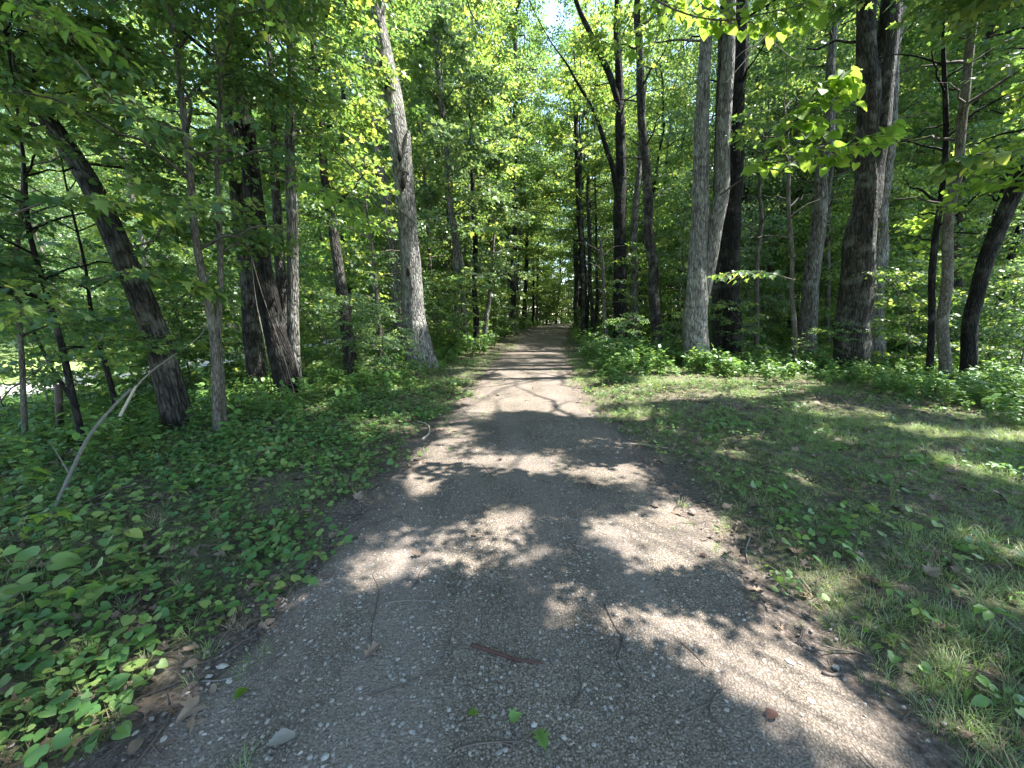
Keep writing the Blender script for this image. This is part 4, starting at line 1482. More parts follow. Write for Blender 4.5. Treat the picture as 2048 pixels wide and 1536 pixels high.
for i_, (x, y, k, lab) in enumerate([
    (2.9, 11.2, 7, 'small leafy sapling at the foot of the tall forked tree'), (5.3, 12.6, 6, 'bushy sapling in front of the twin stemmed grey tree'),
    (7.4, 12.4, 6, 'bushy maple sapling between the twin tree and the crooked trunk'), (8.8, 11.0, 7, 'low sapling at the left foot of the massive double trunk'),
    (10.6, 10.4, 6, 'layered maple sapling right of the massive double trunk'), (12.6, 9.4, 6, 'layered sapling before the steeply leaning trunk'),
    (14.2, 10.6, 5, 'tall leafy sapling behind the steeply leaning trunk'), (11.9, 13.0, 4, 'tall layered sapling behind the massive double trunk'),
    (9.4, 15.0, 5, 'pale leaved tall sapling behind the crooked grey trunk'), (13.2, 7.3, 7, 'low bush at the right border below the leaning trunk'),
    (-8.4, 6.4, 7, 'low bush between the far left saplings and the sunny lawn'), (-10.2, 8.2, 6, 'bushy sapling before the sunny lawn at the left border'),
    (-7.6, 8.6, 6, 'bushy sapling behind the foot of the dark leaning trunk'), (-6.4, 9.8, 7, 'low bush behind the near black trunk'),
    (-3.6, 9.6, 7, 'low sapling left of the thick pale trunk'), (-5.2, 10.8, 6, 'bushy sapling behind the slim crooked trunk'), (-2.1, 14.2, 6, 'bushy sapling right behind the thick pale trunk')]):
    far_tree(k, x, y, 'sapling_bush', lab, 'shrub', None, 0.6 if 0 < x < 9 else 0.85)

# far-off wood
rg = np.random.default_rng(9)
n = 34000
yy = rg.uniform(63, 100, n)
xx = rg.uniform(-120, 120, n)
zz = 34 * rg.random(n) ** 1.2 + 0.3
P = np.stack([xx, yy, zz], -1)
k = ~(look(M_SKY, *proj(P)[:2]) & (rg.random(n) < 0.7))
P = P[k]
S = rg.uniform(1.8, 3.0, len(P))
scatter('distant_woods', 'far_spray', P, crown_rot(P, rg.uniform(0, 6.28, len(P)), rg, 0.5), S, label='unbroken leafy wood closing the view at the end of the path')

# ------------------------------------------------------------------ ground cover (stuff)


def field(n, x0, x1, y0, y1, rg, fn, pw=1.0):
    """random ground points, denser near the camera, kept with probability fn(x, y, d)"""
    y = y0 + (y1 - y0) * rg.random(n) ** pw
    x = rg.uniform(x0, x1, n)
    d = path_d(x, y)
    k = rg.random(n) < fn(x, y, d)
    x, y = x[k], y[k]
    return np.stack([x, y, gz(x, y)], -1)


def yawonly(n, rg, t=0.12):
    return np.stack([rg.normal(0, t, n), rg.normal(0, t, n), rg.uniform(0, 6.28, n)], -1)


rg = np.random.default_rng(21)
LEFT = lambda x: x < 0.3
inview = lambda x, y: (np.abs(x) < 1.45 * y + 1.6)


def f_creep(x, y, d):
    nz = vnoise(x * 1.5, y * 1.5, 51)
    dens = sstep(0.0, 0.45 - 0.3 * sstep(3, 6, y), d + 0.25 * nz) * (0.72 + 0.5 * nz)
    dens = np.where(x > 0, dens * 0.16 * (1 - 0.8 * sstep(1.0, 2.0, d)) * (1 + vnoise(x * 0.8, y * 0.8, 52)), dens)
    return np.clip(dens, 0, 1) * inview(x, y)


P = field(9500, -9, 9, 0.2, 9, rg, f_creep, 1.0)
scatter('creeping_ground_cover', 'creeper', P, yawonly(len(P), rg), rg.uniform(0.8, 1.35, len(P)), label='round leaved green creeper carpeting the verge left of the gravel')


def f_grass(x, y, d):
    nz = vnoise(x * 1.2, y * 1.2, 61) + 0.5 * vnoise(x * 4, y * 4, 62)
    dens = sstep(0.0 - 0.15 * sstep(4, 7, y), 0.7 - 0.5 * sstep(4, 7, y), d + 0.3 * nz) * (0.85 + 0.5 * nz)
    dens = np.where(x < 0, dens * 0.3, dens)
    dens = dens * (1 - 0.75 * np.exp(-((x - 3.2) / 1.2) ** 2 - ((y - 6.6) / 0.7) ** 2))
    return np.clip(dens, 0, 1) * inview(x, y)


P = field(90000, -9, 13, 0.2, 16, rg, f_grass, 1.0)
scatter('grass', 'tuft', P, yawonly(len(P), rg), rg.uniform(0.35, 0.8, len(P)) * (0.75 + 0.5 * vnoise(P[:, 0] * 1.3, P[:, 1] * 1.3, 64)), label='thin green grass over the shaded opening right of the path')
P = field(5200, -4, 9, 0.2, 9, rg, lambda x, y, d: np.clip(sstep(-0.25, 0.1, d) * (1 - 0.5 * sstep(0.5, 2.5, d)) * (0.3 + 0.7 * (x > 0)) * (0.5 + 0.6 * vnoise(x * 2, y * 2, 63)), 0, 1) * inview(x, y))
scatter('dry_grass', 'straw_tuft', P, yawonly(len(P), rg, 0.5), rg.uniform(0.35, 0.8, len(P)), label='dry straw coloured grass along the gravel edge')
P = field(6500, -10, 14, 0.3, 13, rg, lambda x, y, d: np.clip(sstep(0.15, 0.9, d) * (0.3 + 0.6 * vnoise(x * 0.9, y * 0.9, 66)), 0, 1) * inview(x, y))
scatter('low_weeds', 'trefoil', P, yawonly(len(P), rg), rg.uniform(0.45, 1.0, len(P)), label='low three and five leaved weeds among the grass')


def f_herb(x, y, d):
    nz = vnoise(x * 0.7, y * 0.7, 71)
    dl = sstep(0.7, 2.0, d) * sstep(3.5, 6.5, y) * (0.5 + 0.5 * nz)
    dr_ = sstep(0.3, 0.9, d) * sstep(8.0, 9.6, y - 0.10 * np.maximum(x - 4, 0)) * (0.6 + 0.55 * nz + 0.4 * vnoise(x * 2, y * 2, 78))
    dr_ = np.maximum(dr_, sstep(6.3, 7.6, x) * sstep(3.5, 6.0, y) * 0.8)
    dl = np.maximum(dl, sstep(2.6, 4.0, d) * sstep(1.5, 3.0, y) * 0.45)
    return np.clip(np.where(x < 0, dl, dr_), 0, 1) * inview(x, y)


P = field(14000, -14, 18, 1.2, 17, rg, f_herb)
scatter('weedy_undergrowth', 'herb', P, yawonly(len(P), rg), rg.uniform(0.6, 1.25, len(P)) * (1 + 0.7 * (P[:, 0] > 1.5) * (P[:, 0] < 5.6) * (P[:, 1] > 9.2) * (0.5 + 0.5 * vnoise(P[:, 0] * 1.4, P[:, 1] * 1.4, 77))), label='knee high leafy weeds in front of the trees')
P = field(11000, -40, 45, 14, 60, rg, lambda x, y, d: np.clip(sstep(0.2, 1.0, d) * (0.75 + 0.3 * vnoise(x * 0.5, y * 0.5, 72)), 0, 1) * inview(x, y) * ~((x < -11) & (y < 36)), 1.3)
scatter('far_undergrowth', 'herb', P, yawonly(len(P), rg), rg.uniform(1.2, 2.4, len(P)), label='green undergrowth covering the forest floor farther back')
P = field(13000, -8, 10, 0.3, 10, rg, lambda x, y, d: np.clip(sstep(-0.35, 0.15, d) * (0.55 + 0.6 * vnoise(x * 1.7, y * 1.7, 81)) + 0.02, 0, 1) * inview(x, y))
P[:, 2] += 0.016
scatter('leaf_litter', 'litter', P, yawonly(len(P), rg, 0.35), rg.uniform(0.35, 1.25, len(P)) ** 1.3, label='brown dead leaves lying over the soil beside the path')
P = field(2200, -6, 6, 0.5, 9, rg, lambda x, y, d: np.clip(sstep(-0.5, 0.1, d) * 0.9 + 0.16, 0, 1) * inview(x, y))
P[:, 2] += 0.012
scatter('twig_litter', 'twig', P, yawonly(len(P), rg, 0.05), 0.05 + 0.4 * rg.random(len(P)) ** 2.5, label='scattered small twigs on the path edges')


def f_peb(x, y, d):
    nz = vnoise(x * 1.1, y * 1.1, 91)
    nz = nz + 0.5 * vnoise(x * 1.6, y * 0.4, 92)
    return np.clip((1 - sstep(-0.35, 0.15, d)) * (0.5 + 0.75 * nz) + 0.10 * (d > -0.1) * (d < 0.5), 0, 1) * inview(x, y)


P = field(48000, -4, 4.5, 0.5, 6.5, rg, f_peb, 1.25)
P[:, 2] += 0.011
s = 0.003 + 0.0155 * rg.random(len(P)) ** 4
P2 = field(17000, -2.6, 3.2, 0.7, 3.4, rg, f_peb, 1.2)
P2[:, 2] += 0.012
P = np.vstack([P, P2])
s = np.concatenate([s, 0.0035 + 0.0135 * rg.random(len(P2)) ** 4.5])
scatter('gravel', 'pebble', P, np.stack([rg.normal(0, 0.25, len(P)), rg.normal(0, 0.25, len(P)), rg.uniform(0, 6.28, len(P))], -1), s * 1.5, label='loose pale pebbles strewn over the packed track')


# grass and weeds creeping onto the gravel
P = field(5000, -2.5, 6, 0.8, 26, rg, lambda x, y, d: np.clip(sstep(-0.7, -0.05, d) * (vnoise(x * 2.2, y * 1.4, 95) + 0.05) * 1.6, 0, 1) * (d < 0.1))
P[:, 2] += 0.012
scatter('path_grass', 'tuft', P, yawonly(len(P), rg, 0.2), rg.uniform(0.25, 0.6, len(P)) * (1 + 0.03 * P[:, 1]), label='small grass tufts growing through the edge of the gravel')

# ------------------------------------------------------------------ single things
rg = np.random.default_rng(33)


def single_leaf_mesh(shape, mat, bend=0.0, curl=0.0):
    V, Fc = leaf_shape(shape)
    V = V.copy()
    V[:, 2] += curl * np.abs(V[:, 0]) ** 1.5 - bend * V[:, 1] ** 2
    mb = MB()
    mb.add(V, Fc, 0, lv=rg.random())
    st = np.array([[0, 0.03, 0.0], [0.02, -0.15, 0.0], [0.05, -0.4, -0.03]])
    Vs, Fs, bk = tubes(st, np.array([0.012, 0.01, 0.009]), 4)
    mb.add(Vs, Fs, 1, bk)
    return mb.mesh('leaf', [mat, M['stem']])


LM = {}


def leaf_meshes(shape, mat):
    if (shape, mat) not in LM:
        LM[(shape, mat)] = [single_leaf_mesh(shape, M[mat], b, c) for b, c in ((0.1, 0.2), (0.25, 0.35), (0.0, 0.5), (0.3, 0.0))]
    return LM[(shape, mat)]


def add_leaf(parent, me, p, e, sc):
    o = bpy.data.objects.new('leaf', me)
    o.parent = parent
    o.location, o.rotation_euler, o.scale = tuple(p), tuple(e), (sc, sc, sc)
    col.objects.link(o)
    return o


def leafy_branch(label, pts, shape, mat, size, nside, per, width=0.012, wood='twig', down=0.0, group=None):
    pts = np.array(pts, float)
    o = empty('overhanging_branch', pts[0])
    tag(o, label, 'branch', group)
    T, TR = resample(pts, np.linspace(width, 0.0025, len(pts)), 0.06, 0, rg)
    mb = MB()
    V, Fq, bk = tubes(T - pts[0], TR, 6)
    mb.add(V, Fq, 0, bk)
    LP, LE, LS = [], [], []
    n = len(T)
    for q in range(nside):
        i = int(n * (0.3 + 0.68 * q / nside))
        d = nrm(T[min(n - 1, i + 1)] - T[i - 1])
        a = math.atan2(d[1], d[0]) + (1 if q % 2 else -1) * rg.uniform(0.5, 1.1)
        ln = rg.uniform(0.18, 0.42) * (1.15 - 0.5 * q / nside) * size / 0.1
        t = np.linspace(0, 1, 5)
        li = T[i] + np.stack([math.cos(a) * ln * t, math.sin(a) * ln * t, ln * (0.12 * t - (0.3 + down) * t ** 2)], -1)
        V, Fq, bk = tubes(li - pts[0], np.linspace(0.004, 0.0015, 5), 4)
        mb.add(V, Fq, 0, bk)
        for w_ in range(per):
            f = (w_ + 0.8) / per
            p = np.array([np.interp(f, t, li[:, c]) for c in range(3)])
            yaw = a - math.pi / 2 + (0 if w_ == per - 1 else (1 if w_ % 2 else -1) * rg.uniform(0.7, 1.3))
            LP.append(p + np.array([-math.sin(yaw), math.cos(yaw), 0]) * 0.3 * size)
            LE.append((rg.normal(-0.35 - down, 0.3), rg.normal(0, 0.3), yaw))
            LS.append(size * rg.uniform(0.7, 1.15))
    LP.append(T[-1])
    d = nrm(T[-1] - T[-3])
    LE.append((-0.3, 0, math.atan2(d[1], d[0]) - math.pi / 2))
    LS.append(size)
    mb.obj('twig', M[wood], o)
    ms = leaf_meshes(shape, mat)
    for p, e, sc in zip(LP, LE, LS):
        add_leaf(o, ms[int(rg.integers(4))], p - pts[0], e, sc)
    return o


leafy_branch('long branch of broad yellow green sunlit leaves in front of the massive trunk',
             [at(1440, 390, 5.6), at(1520, 330, 5.0), at(1590, 245, 4.6), at(1640, 175, 4.4), at(1700, 150, 4.3)], 'heart', 'lime', 0.12, 22, 6, 0.012)
leafy_branch('lower spray of sunlit broad leaves just below the long yellow green branch',
             [at(1520, 330, 5.0), at(1590, 318, 4.7), at(1680, 300, 4.5), at(1790, 245, 4.4)], 'heart', 'lime', 0.11, 14, 5, 0.008)
leafy_branch('bright leaves hanging into the top edge above the twin stemmed tree',
             [at(1220, -70, 4.4), at(1330, 10, 4.2), at(1440, 40, 4.0), at(1560, 20, 3.8), at(1620, 5, 3.7)], 'heart', 'lime', 0.10, 20, 5, 0.010)
leafy_branch('small spray of yellow green leaves right of the top centre',
             [at(1330, -60, 5.5), at(1325, 40, 5.4), at(1300, 110, 5.3)], 'heart', 'lime', 0.11, 7, 4, 0.006)
leafy_branch('yellow green leaf spray near the upper left corner',
             [at(10, -20, 3.1), at(60, 30, 3.0), at(110, 50, 2.9), at(160, 90, 2.9)], 'oval', 'lime', 0.09, 12, 5, 0.006)
leafy_branch('drooping bright leaf tip hanging from the top edge left of the thick pale trunk',
             [at(500, -80, 3.3), at(520, 0, 3.25), at(535, 30, 3.2)], 'oval', 'lime', 0.10, 4, 3, 0.004, down=0.7)
leafy_branch('slanting sunlit spray of small leaves crossing before the slim crooked trunk',
             [at(540, 350, 4.4), at(600, 375, 4.3), at(660, 410, 4.2), at(730, 455, 4.1)], 'oval', 'lime', 0.10, 14, 5, 0.007)
leafy_branch('dark shaded branch with large leaves hanging at the upper left, before the leaning trunk',
             [at(150, 120, 3.6), at(220, 200, 3.5), at(275, 250, 3.4), at(300, 300, 3.4)], 'oval', 'elm', 0.09, 14, 6, 0.006)
leafy_branch('maple spray with pale sunlit leaves left of the path, beside the slender pale trunk',
             [at(880, 480, 12.5), at(940, 455, 12.0), at(1005, 462, 11.6)], 'maple', 'maple', 0.2, 9, 4, 0.012)
leafy_branch('flat layered maple spray in front of the dark straight trunk',
             [at(1590, 560, 8.6), at(1530, 545, 8.2), at(1470, 545, 8.0), at(1440, 560, 7.8)], 'maple', 'maple', 0.15, 10, 4, 0.01)
leafy_branch('shaded maple spray hanging over the upper part of the leaning trunk',
             [at(20, 430, 3.8), at(110, 400, 3.9), at(200, 400, 4.0), at(290, 430, 4.1)], 'maple', 'maple', 0.13, 14, 5, 0.009)
leafy_branch('shaded maple spray low on the left, crossing the lower leaning trunk',
             [at(180, 560, 4.3), at(260, 545, 4.4), at(340, 560, 4.5), at(400, 590, 4.6)], 'maple', 'maple', 0.14, 14, 5, 0.009)
leafy_branch('broad leafed shaded branch at the right border above the leaning trunk',
             [at(2120, 260, 4.6), at(2040, 300, 4.8), at(1950, 320, 5.0), at(1880, 350, 5.1)], 'heart', 'maple', 0.13, 14, 5, 0.01)


def bare_branch(label, pts, w0, w1, wood='twig', name='bare_branch', cat='branch', sides=7, forks=()):
    pts = np.array(pts, float)
    mb = MB()
    T, TR = resample(pts, np.linspace(w0, w1, len(pts)), max(0.02, w0), 0, rg)
    T = np.vstack([T, T[-1] + (T[-1] - T[-2]) * 0.15])
    TR = np.append(TR, TR[-1] * 0.1)
    T = np.vstack([T[0] - (T[1] - T[0]) * 0.1, T])
    TR = np.append(TR[0] * 0.15, TR)
    V, Fq, bk = tubes(T - pts[0], TR, sides, bark_disp(int(rg.integers(99)), 0.25, 0))
    mb.add(V, Fq, 0, bk, lv=rg.random())
    for fp, fw in forks:
        fp = np.array(fp, float)
        T, TR = resample(fp, np.linspace(fw, fw * 0.25, len(fp)), max(0.02, fw * 2), 0, rg)
        V, Fq, bk = tubes(T - pts[0], TR, 5)
        mb.add(V, Fq, 0, bk)
    o = mb.obj(name, M[wood])
    o.location = tuple(pts[0])
    return tag(o, label, cat)


bare_branch('dead grey limb leaning from the ground up to the right, broken pale end', [ground(100, 1040), at(140, 950, 3.2), at(180, 870, 3.7), at(228, 812, 4.1), at(262, 778, 4.4)], 0.012, 0.017, 'greywood', forks=[([at(140, 950, 3.2), at(110, 900, 3.3), at(95, 880, 3.35)], 0.005), ([at(200, 845, 3.9), at(225, 850, 3.9), at(240, 870, 3.9)], 0.004)])
bare_branch('pale broken tip of dead wood beyond the leaning dead limb', [at(240, 832, 4.62), at(272, 772, 4.62)], 0.017, 0.013, 'palewood', 'broken_wood', 'branch')
bare_branch('thin dead limb resting across the foot of the leaning trunk', [at(262, 785, 4.7), at(300, 745, 4.8), at(345, 712, 4.9), at(400, 672, 5.0), at(415, 640, 5.1)], 0.011, 0.004, 'greywood')
bare_branch('dark hanging bare twig at the top edge left of centre', [at(925, -40, 4.2), at(940, 20, 4.2), at(955, 45, 4.2), at(963, 66, 4.2)], 0.009, 0.003, 'twig',
            forks=[([at(957, 45, 4.2), at(930, 55, 4.2), at(890, 95, 4.2)], 0.004)])
bare_branch('pale forked dead twig hanging before the dark straight trunk', [at(1545, 55, 4.6), at(1518, 85, 4.6), at(1495, 115, 4.6), at(1452, 165, 4.6)], 0.008, 0.003, 'palewood',
            forks=[([at(1512, 90, 4.6), at(1490, 100, 4.6), at(1470, 118, 4.6)], 0.004)])
bare_branch('pale curved dead twig left of the massive trunk near the top', [at(1545, 82, 4.7), at(1565, 100, 4.7), at(1590, 118, 4.7), at(1612, 116, 4.7)], 0.006, 0.003, 'palewood')
bare_branch('long drooping bare twig crossing the thick pale trunk', [at(610, 250, 6.5), at(700, 330, 6.8), at(780, 405, 7.0), at(860, 470, 7.2)], 0.014, 0.004, 'twig')
bare_branch('black crooked dead limb behind the leaning trunk', [at(395, 415, 6.6), at(345, 460, 6.4), at(310, 480, 6.3), at(262, 495, 6.2)], 0.03, 0.012, 'twig',
            forks=[([at(312, 478, 6.3), at(335, 430, 6.3), at(368, 400, 6.3)], 0.018)])
bare_branch('pale vine stem climbing the near black trunk', [ground(600, 800) + np.array([0, -0.1, 0]), at(560, 690, 6.9), at(525, 590, 6.9), at(500, 500, 6.9), at(487, 430, 6.95)], 0.009, 0.005, 'twig', 'vine_stem', 'vine')
bare_branch('second pale vine stem left of the near black trunk', [ground(545, 790), at(530, 690, 6.95), at(512, 600, 7.0), at(503, 520, 7.0)], 0.007, 0.004, 'greywood', 'vine_stem', 'vine')
bare_branch('short dark broken stump post near the left border', [ground(122, 862), at(119, 825, 5.3), at(116, 770, 5.35)], 0.045, 0.035, 'twig', 'broken_stump', 'stump', 12)


def stick(label, uv, w0, w1, wood='twig', name='stick', cat='stick', lift=0.0, forks=()):
    w0, w1 = w0 * 0.75, w1 * 0.75
    pts = [ground(u, v, w0 * 0.4 + 0.012 + lift) for u, v in uv]
    return bare_branch(label, pts, w0, w1, wood, name, cat, 7, forks=[([ground(u, v, 0.02) for u, v in f], fw) for f, fw in forks])


stick('thick reddish brown rotten stick lying in the middle foreground', [(943, 1290), (985, 1303), (1030, 1318), (1085, 1326)], 0.014, 0.007, 'redwood', forks=[([(1020, 1316), (1028, 1335)], 0.005)])
stick('half buried grey root crossing the gravel', [(768, 1207), (815, 1201), (870, 1203), (925, 1208)], 0.012, 0.003, 'greywood', 'root', 'root', -0.006)
stick('straight thin twig pointing away, left of the root', [(740, 1285), (748, 1230), (757, 1180), (745, 1150)], 0.005, 0.003)
stick('curved dark twig left of the red stick', [(745, 1392), (800, 1372), (850, 1352), (885, 1338)], 0.006, 0.003, forks=[([(850, 1352), (870, 1345), (890, 1355)], 0.002)])
stick('long kinked dark twig right of the centre', [(1208, 1208), (1228, 1250), (1245, 1280), (1236, 1320), (1258, 1380)], 0.006, 0.003)
stick('short black twig at the border of the right hand sun patch', [(1362, 1285), (1385, 1305), (1410, 1332)], 0.007, 0.003)
stick('short straight twig low on the right of the gravel', [(1372, 1428), (1395, 1416), (1422, 1405)], 0.006, 0.004)
stick('thin twig slanting down near the lower right', [(1425, 1435), (1445, 1455), (1462, 1480)], 0.004, 0.002)
stick('small dark twig in the sun left of the centre line', [(965, 930), (978, 945), (985, 955)], 0.006, 0.003)
stick('dark twig lying across the middle dapples', [(1022, 1003), (1045, 1015), (1055, 1030)], 0.005, 0.002)
stick('thin twig along the left soil edge', [(500, 1352), (535, 1333), (566, 1308)], 0.006, 0.003)
stick('thin pale twig beside the leaf plants at the left edge', [(405, 1362), (445, 1360), (490, 1345)], 0.005, 0.003, 'greywood')
stick('broken chunk of branch at the left path edge', [(612, 1142), (630, 1157), (648, 1155)], 0.014, 0.010, forks=[([(648, 1155), (665, 1148), (670, 1138)], 0.006)])
stick('pale broken stick among the left verge leaves', [(566, 1052), (578, 1042), (586, 1028)], 0.011, 0.008, 'greywood')
stick('curved bleached root loop at the left path edge farther up', [(845, 878), (858, 866), (856, 850), (835, 842)], 0.018, 0.008, 'palewood', 'root', 'root')
stick('long dead stick lying in the leaves left of the track', [(155, 1010), (200, 990), (268, 968)], 0.012, 0.006, 'greywood')
stick('bleached stick across the gravel edge on the right', [(1245, 886), (1290, 889), (1335, 896)], 0.010, 0.005, 'palewood')
stick('thin twig in the middle distance on the gravel', [(1150, 904), (1168, 898), (1185, 896)], 0.008, 0.004)
stick('black stub of wood at the lower right grass edge', [(1645, 1345), (1665, 1350), (1680, 1345)], 0.012, 0.009)
stick('curved pale twig at the right gravel edge', [(1500, 1075), (1492, 1100), (1497, 1125)], 0.007, 0.004, 'greywood')
stick('dry twig by the curled leaf near the bottom left', [(565, 1540), (570, 1510), (600, 1470)], 0.004, 0.002, forks=[([(570, 1510), (552, 1492)], 0.002)])
for lab, uv, w0 in [('topmost dead stick of the brush heap left of the track', [(480, 862), (515, 848), (560, 842)], 0.016),
                    ('thick lower stick of the brush heap left of the track', [(470, 880), (520, 862), (585, 850)], 0.022),
                    ('crossing stick of the brush heap left of the track', [(500, 838), (530, 858), (545, 872)], 0.012),
                    ('outer right stick of the brush heap left of the track', [(600, 822), (640, 812), (690, 808)], 0.014),
                    ('short end stick of the brush heap left of the track', [(455, 900), (478, 885), (500, 890)], 0.013)]:
    stick(lab, uv, w0, w0 * 0.4, 'twig', lift=0.03)


def ground_leaf(label, u, v, size, shape, mat, yaw, bend=0.05, curl=0.3, name='fallen_leaf'):
    V, Fc = leaf_shape(shape)
    V = V.copy()
    V[:, 2] += curl * np.abs(V[:, 0]) ** 1.5 + bend * np.sin(V[:, 1] * 3)
    mb = MB()
    mb.add(V * size, Fc, 0, lv=rg.random())
    st = np.array([[0, 0.03, 0.0], [0.02, -0.15, 0.0], [0.05, -0.35, 0.02]]) * size
    Vs, Fs, bk = tubes(st, np.array([0.02, 0.014, 0.012]) * size, 4)
    mb.add(Vs, Fs, 0, bk)
    o = mb.obj(name, M[mat])
    o.location = tuple(ground(u, v, 0.022))
    o.rotation_euler = (rg.normal(0, 0.1), rg.normal(0, 0.1), yaw)
    return tag(o, label, 'leaf')


ground_leaf('green lobed leaf lying flat on the gravel at the bottom centre', 1092, 1502, 0.10, 'oak', 'herb', 0.3)
ground_leaf('small green leaf above the lobed leaf', 1020, 1438, 0.055, 'maple', 'herb', -1.2)
ground_leaf('narrow yellow leaf below the red stick', 936, 1428, 0.05, 'oval', 'lime', -1.2)
ground_leaf('curled yellow leaf on the left gravel', 468, 1400, 0.07, 'oval', 'lime', -0.25, 0.1, 0.6)
ground_leaf('large grey green leaf lying underside up at the bottom left', 535, 1490, 0.10, 'oval', 'greywood', -1.1)
ground_leaf('brown oak leaf at the left foot of the gravel', 290, 1432, 0.12, 'oak', 'dead', 0.5)
ground_leaf('tan dead leaf among the creeper at the bottom left', 300, 1255, 0.12, 'oak', 'dead', 1.9)
ground_leaf('pale dead leaf near the bottom left corner', 30, 1375, 0.11, 'maple', 'dead', 2.4)
ground_leaf('dark red leaf on the lower right gravel', 1535, 1438, 0.07, 'oval', 'redwood', -1.0)
ground_leaf('orange brown leaf in the little sun patch on the left', 540, 1180, 0.05, 'maple', 'dead', 0.6)
ground_leaf('rust coloured leaf in the grass at the right', 1765, 1170, 0.10, 'oak', 'redwood', 0.6)
ground_leaf('yellow leaf in the shaded grass at the far right', 2012, 940, 0.12, 'maple', 'lime', 0.6)
ground_leaf('brown leaf in the middle sun dapples', 955, 1070, 0.05, 'oval', 'dead', 1.4)
ground_leaf('small reddish leaf at the branch shadow edge', 1415, 1112, 0.05, 'oval', 'redwood', 1.2)
ground_leaf('yellowish leaf at the left verge border', 655, 968, 0.08, 'heart', 'lime', 1.2)

STONES = [('rounded pale stone low in the foreground, left of centre', 805, 1446, 0.034), ('small white stone right of the rounded pale one', 828, 1468, 0.024), ('grey blue stone above the rounded pale one', 727, 1427, 0.028),
          ('flat greenish stone at the left gravel edge', 445, 1332, 0.06), ('white stone beside the flat greenish one', 418, 1352, 0.038), ('yellowish stone next to the pale twig', 458, 1363, 0.04),
          ('small white stone at the very bottom left', 272, 1465, 0.03), ('grey stone near the bottom left leaves', 328, 1478, 0.035), ('grey stone right of the green lobed leaf', 1128, 1476, 0.03),
          ('light grey stone just left of the green lobed leaf', 1068, 1450, 0.038), ('bright white stone in the middle sun patch', 1036, 1078, 0.04), ('light stone in the far dapples right of centre', 1255, 1063, 0.035),
          ('white stone at the left verge', 612, 1040, 0.035), ('small pale stone at the left soil edge', 506, 1212, 0.025), ('dark stone at the bottom left of the middle', 650, 1515, 0.04),
          ('smooth grey stone in the lower right sun', 1528, 1322, 0.035), ('long pale stone under the grass shadow on the right', 1580, 1325, 0.05), ('grey stone deeper in the branch shadow', 1672, 1335, 0.045),
          ('pink stone on the lower right gravel', 1622, 1402, 0.04), ('pale stone left of the long kinked twig', 1175, 1380, 0.03), ('grey stone right of the long kinked twig', 1320, 1386, 0.025),
          ('white pebble beside the small green leaf', 985, 1358, 0.03), ('grey pebble below the red stick', 1003, 1355, 0.028), ('pebble at the bottom centre edge', 998, 1505, 0.035)]
Vi, Fi = ICO
for lab, u, v, sz in STONES:
    V = Vi * np.array([1.1, rg.uniform(0.65, 0.9), rg.uniform(0.4, 0.6)]) * (1 + rg.normal(0, 0.13, (len(Vi), 1))) * sz * 0.8
    mb = MB()
    mb.add(V, Fi, 0, lv=rg.random())
    o = mb.obj('stone', M['rock'], smooth=False)
    o.location = tuple(ground(u, v, 0.008 + sz * 0.08))
    o.rotation_euler[2] = rg.uniform(0, 6.28)
    tag(o, lab, 'stone')


def leafy_plant(label, u, v, n, size, shape, mat, height=0.12, spread=0.12, tilt=0.3, whorl=False):
    b = ground(u, v)
    o = empty('leafy_plant', b)
    tag(o, label, 'plant')
    mb = MB()
    ms = leaf_meshes(shape, mat)
    for q in range(n):
        a = q * 2.4 + rg.uniform(0, 0.5) if not whorl else q * 6.283 / n + rg.uniform(-0.2, 0.2)
        if whorl:
            p = np.array([0.01 * math.cos(a), 0.01 * math.sin(a), height])
        else:
            rr = spread * rg.uniform(0.35, 1.0)
            p = np.array([rr * math.cos(a), rr * math.sin(a), height * rg.uniform(0.6, 1.1)])
            li = np.stack([p * 0 + [0, 0, -0.01], p * [0.4, 0.4, 0.6], p])
            V, Fq, bk = tubes(li, np.array([0.0022, 0.002, 0.0015]), 4)
            mb.add(V, Fq, 0, bk)
        add_leaf(o, ms[int(rg.integers(4))], p, (rg.normal(-0.1, tilt), rg.normal(0, tilt), a - math.pi / 2), size * rg.uniform(0.5, 0.82))
    if whorl:
        V, Fq, bk = tubes(np.array([[0, 0, -0.01], [0.01, 0, height * 0.6], [0, 0, height]]), np.array([0.003, 0.0025, 0.002]), 5)
        mb.add(V, Fq, 0, bk)
    mb.obj('stem', M['stem'], o)
    return o


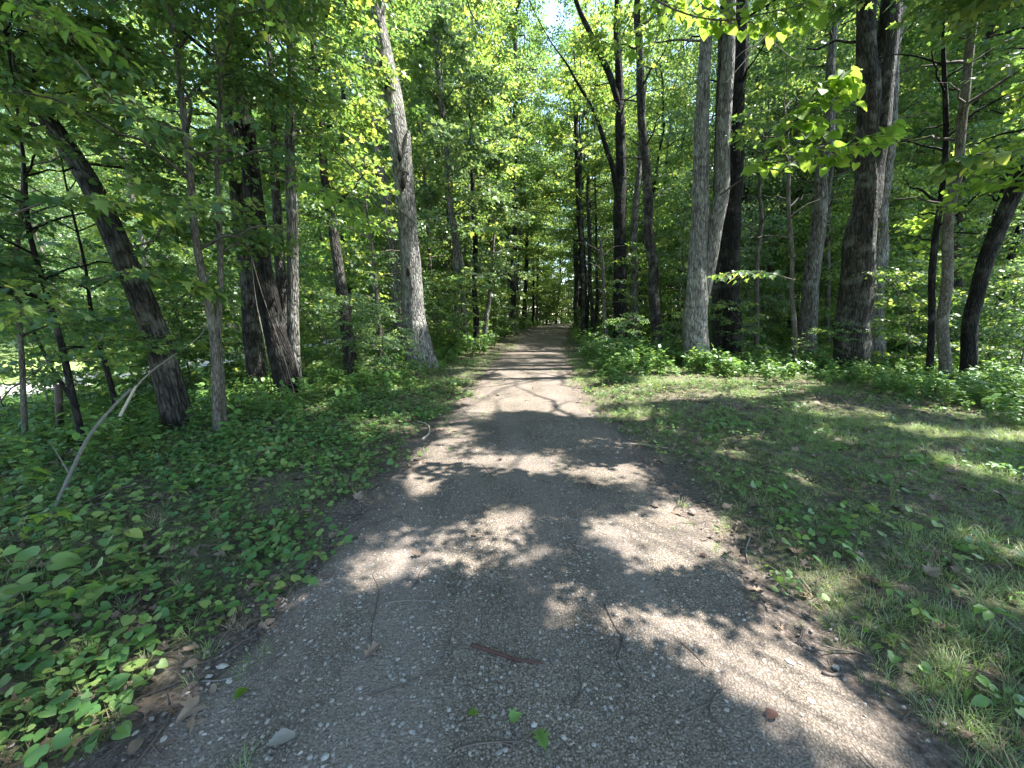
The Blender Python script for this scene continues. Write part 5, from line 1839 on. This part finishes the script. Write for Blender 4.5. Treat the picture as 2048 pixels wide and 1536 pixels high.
for a in [
    ('big leaved dark plant at the left border, largest leaves of the verge', 85, 1165, 4, 0.17, 'heart', 'creeper', 0.13, 0.13),
    ('broad dark leaves right of the biggest leaved plant', 175, 1160, 4, 0.15, 'heart', 'creeper', 0.12, 0.12),
    ('broad leaved plant below the biggest leaved plant', 60, 1235, 4, 0.15, 'heart', 'creeper', 0.11, 0.12),
    ('broad leaved plant in the middle of the left verge', 230, 1105, 4, 0.13, 'heart', 'creeper', 0.12, 0.12),
    ('broad leaf pair right of the mid verge plant', 215, 1180, 3, 0.14, 'heart', 'creeper', 0.10, 0.10),
    ('light green seedling maple in the creeper', 165, 1210, 3, 0.09, 'maple', 'lime', 0.10, 0.05),
    ('whorled dark weed under the dead limb', 130, 1070, 6, 0.09, 'oval', 'herb', 0.16, 0.12),
    ('leafy weed at the upper left verge', 200, 1040, 7, 0.09, 'oval', 'herb', 0.16, 0.14),
    ('leafy weed in the upper middle verge', 330, 1020, 7, 0.09, 'oval', 'herb', 0.14, 0.13),
    ('pale sunlit maple seedling at the left border', 45, 1000, 4, 0.16, 'maple', 'lime', 0.22, 0.10),
    ('second pale maple seedling at the left border', 90, 1085, 4, 0.13, 'maple', 'lime', 0.18, 0.10),
    ('bright creeper clump at the bottom left, in dim sun', 110, 1380, 7, 0.07, 'heart', 'herb', 0.08, 0.10),
    ('bright creeper clump right of the bottom left clump', 185, 1330, 7, 0.065, 'heart', 'herb', 0.08, 0.10),
    ('bright creeper clump at the lowest left edge', 60, 1440, 7, 0.065, 'heart', 'herb', 0.08, 0.10),
    ('creeper clump nearest to the brown oak leaf', 245, 1400, 7, 0.06, 'heart', 'herb', 0.07, 0.09),
    ('creeper clump below the brown oak leaf', 210, 1480, 7, 0.06, 'heart', 'creeper', 0.07, 0.09),
    ('creeper clump at the gravel border, lower left', 290, 1345, 6, 0.055, 'heart', 'creeper', 0.06, 0.09),
    ('yellow green creeper clump reaching the gravel', 420, 1230, 7, 0.05, 'heart', 'herb', 0.07, 0.08),
    ('creeper clump left of the yellow green one', 350, 1240, 7, 0.055, 'heart', 'creeper', 0.07, 0.09),
    ('creeper clump up the gravel border', 480, 1140, 7, 0.05, 'heart', 'creeper', 0.07, 0.08),
    ('five leaved dark vine plant at the lower right edge', 1775, 1215, 5, 0.085, 'oval', 'herb', 0.12, 0.1),
    ('five leaved vine plant left of the dark one', 1830, 1250, 5, 0.08, 'oval', 'creeper', 0.10, 0.1),
    ('big five leaved vine plant near the right border', 1970, 1275, 5, 0.10, 'oval', 'herb', 0.15, 0.1),
    ('upright weed with pointed sunlit leaves in the right grass', 1780, 1010, 7, 0.08, 'oval', 'herb', 0.28, 0.07),
    ('low bright plant at the right gravel edge', 1560, 1150, 7, 0.05, 'oval', 'lime', 0.06, 0.07),
    ('low plant with small leaves below the bright one', 1610, 1190, 7, 0.05, 'oval', 'herb', 0.06, 0.08),
    ('broad leaved plant in the shade at the lower right', 1790, 1320, 5, 0.065, 'heart', 'creeper', 0.08, 0.09),
    ('plantain leaves at the lower right gravel border', 1905, 1385, 5, 0.075, 'oval', 'herb', 0.07, 0.08),
    ('plantain leaves in the bottom right sun', 1975, 1420, 6, 0.08, 'oval', 'herb', 0.08, 0.09),
    ('small weed on the bare lower right edge', 1745, 1270, 5, 0.05, 'oval', 'lime', 0.07, 0.06),
]:
    leafy_plant(a[0], *a[1:8], spread=a[8], whorl=('five leaved' in a[0]))
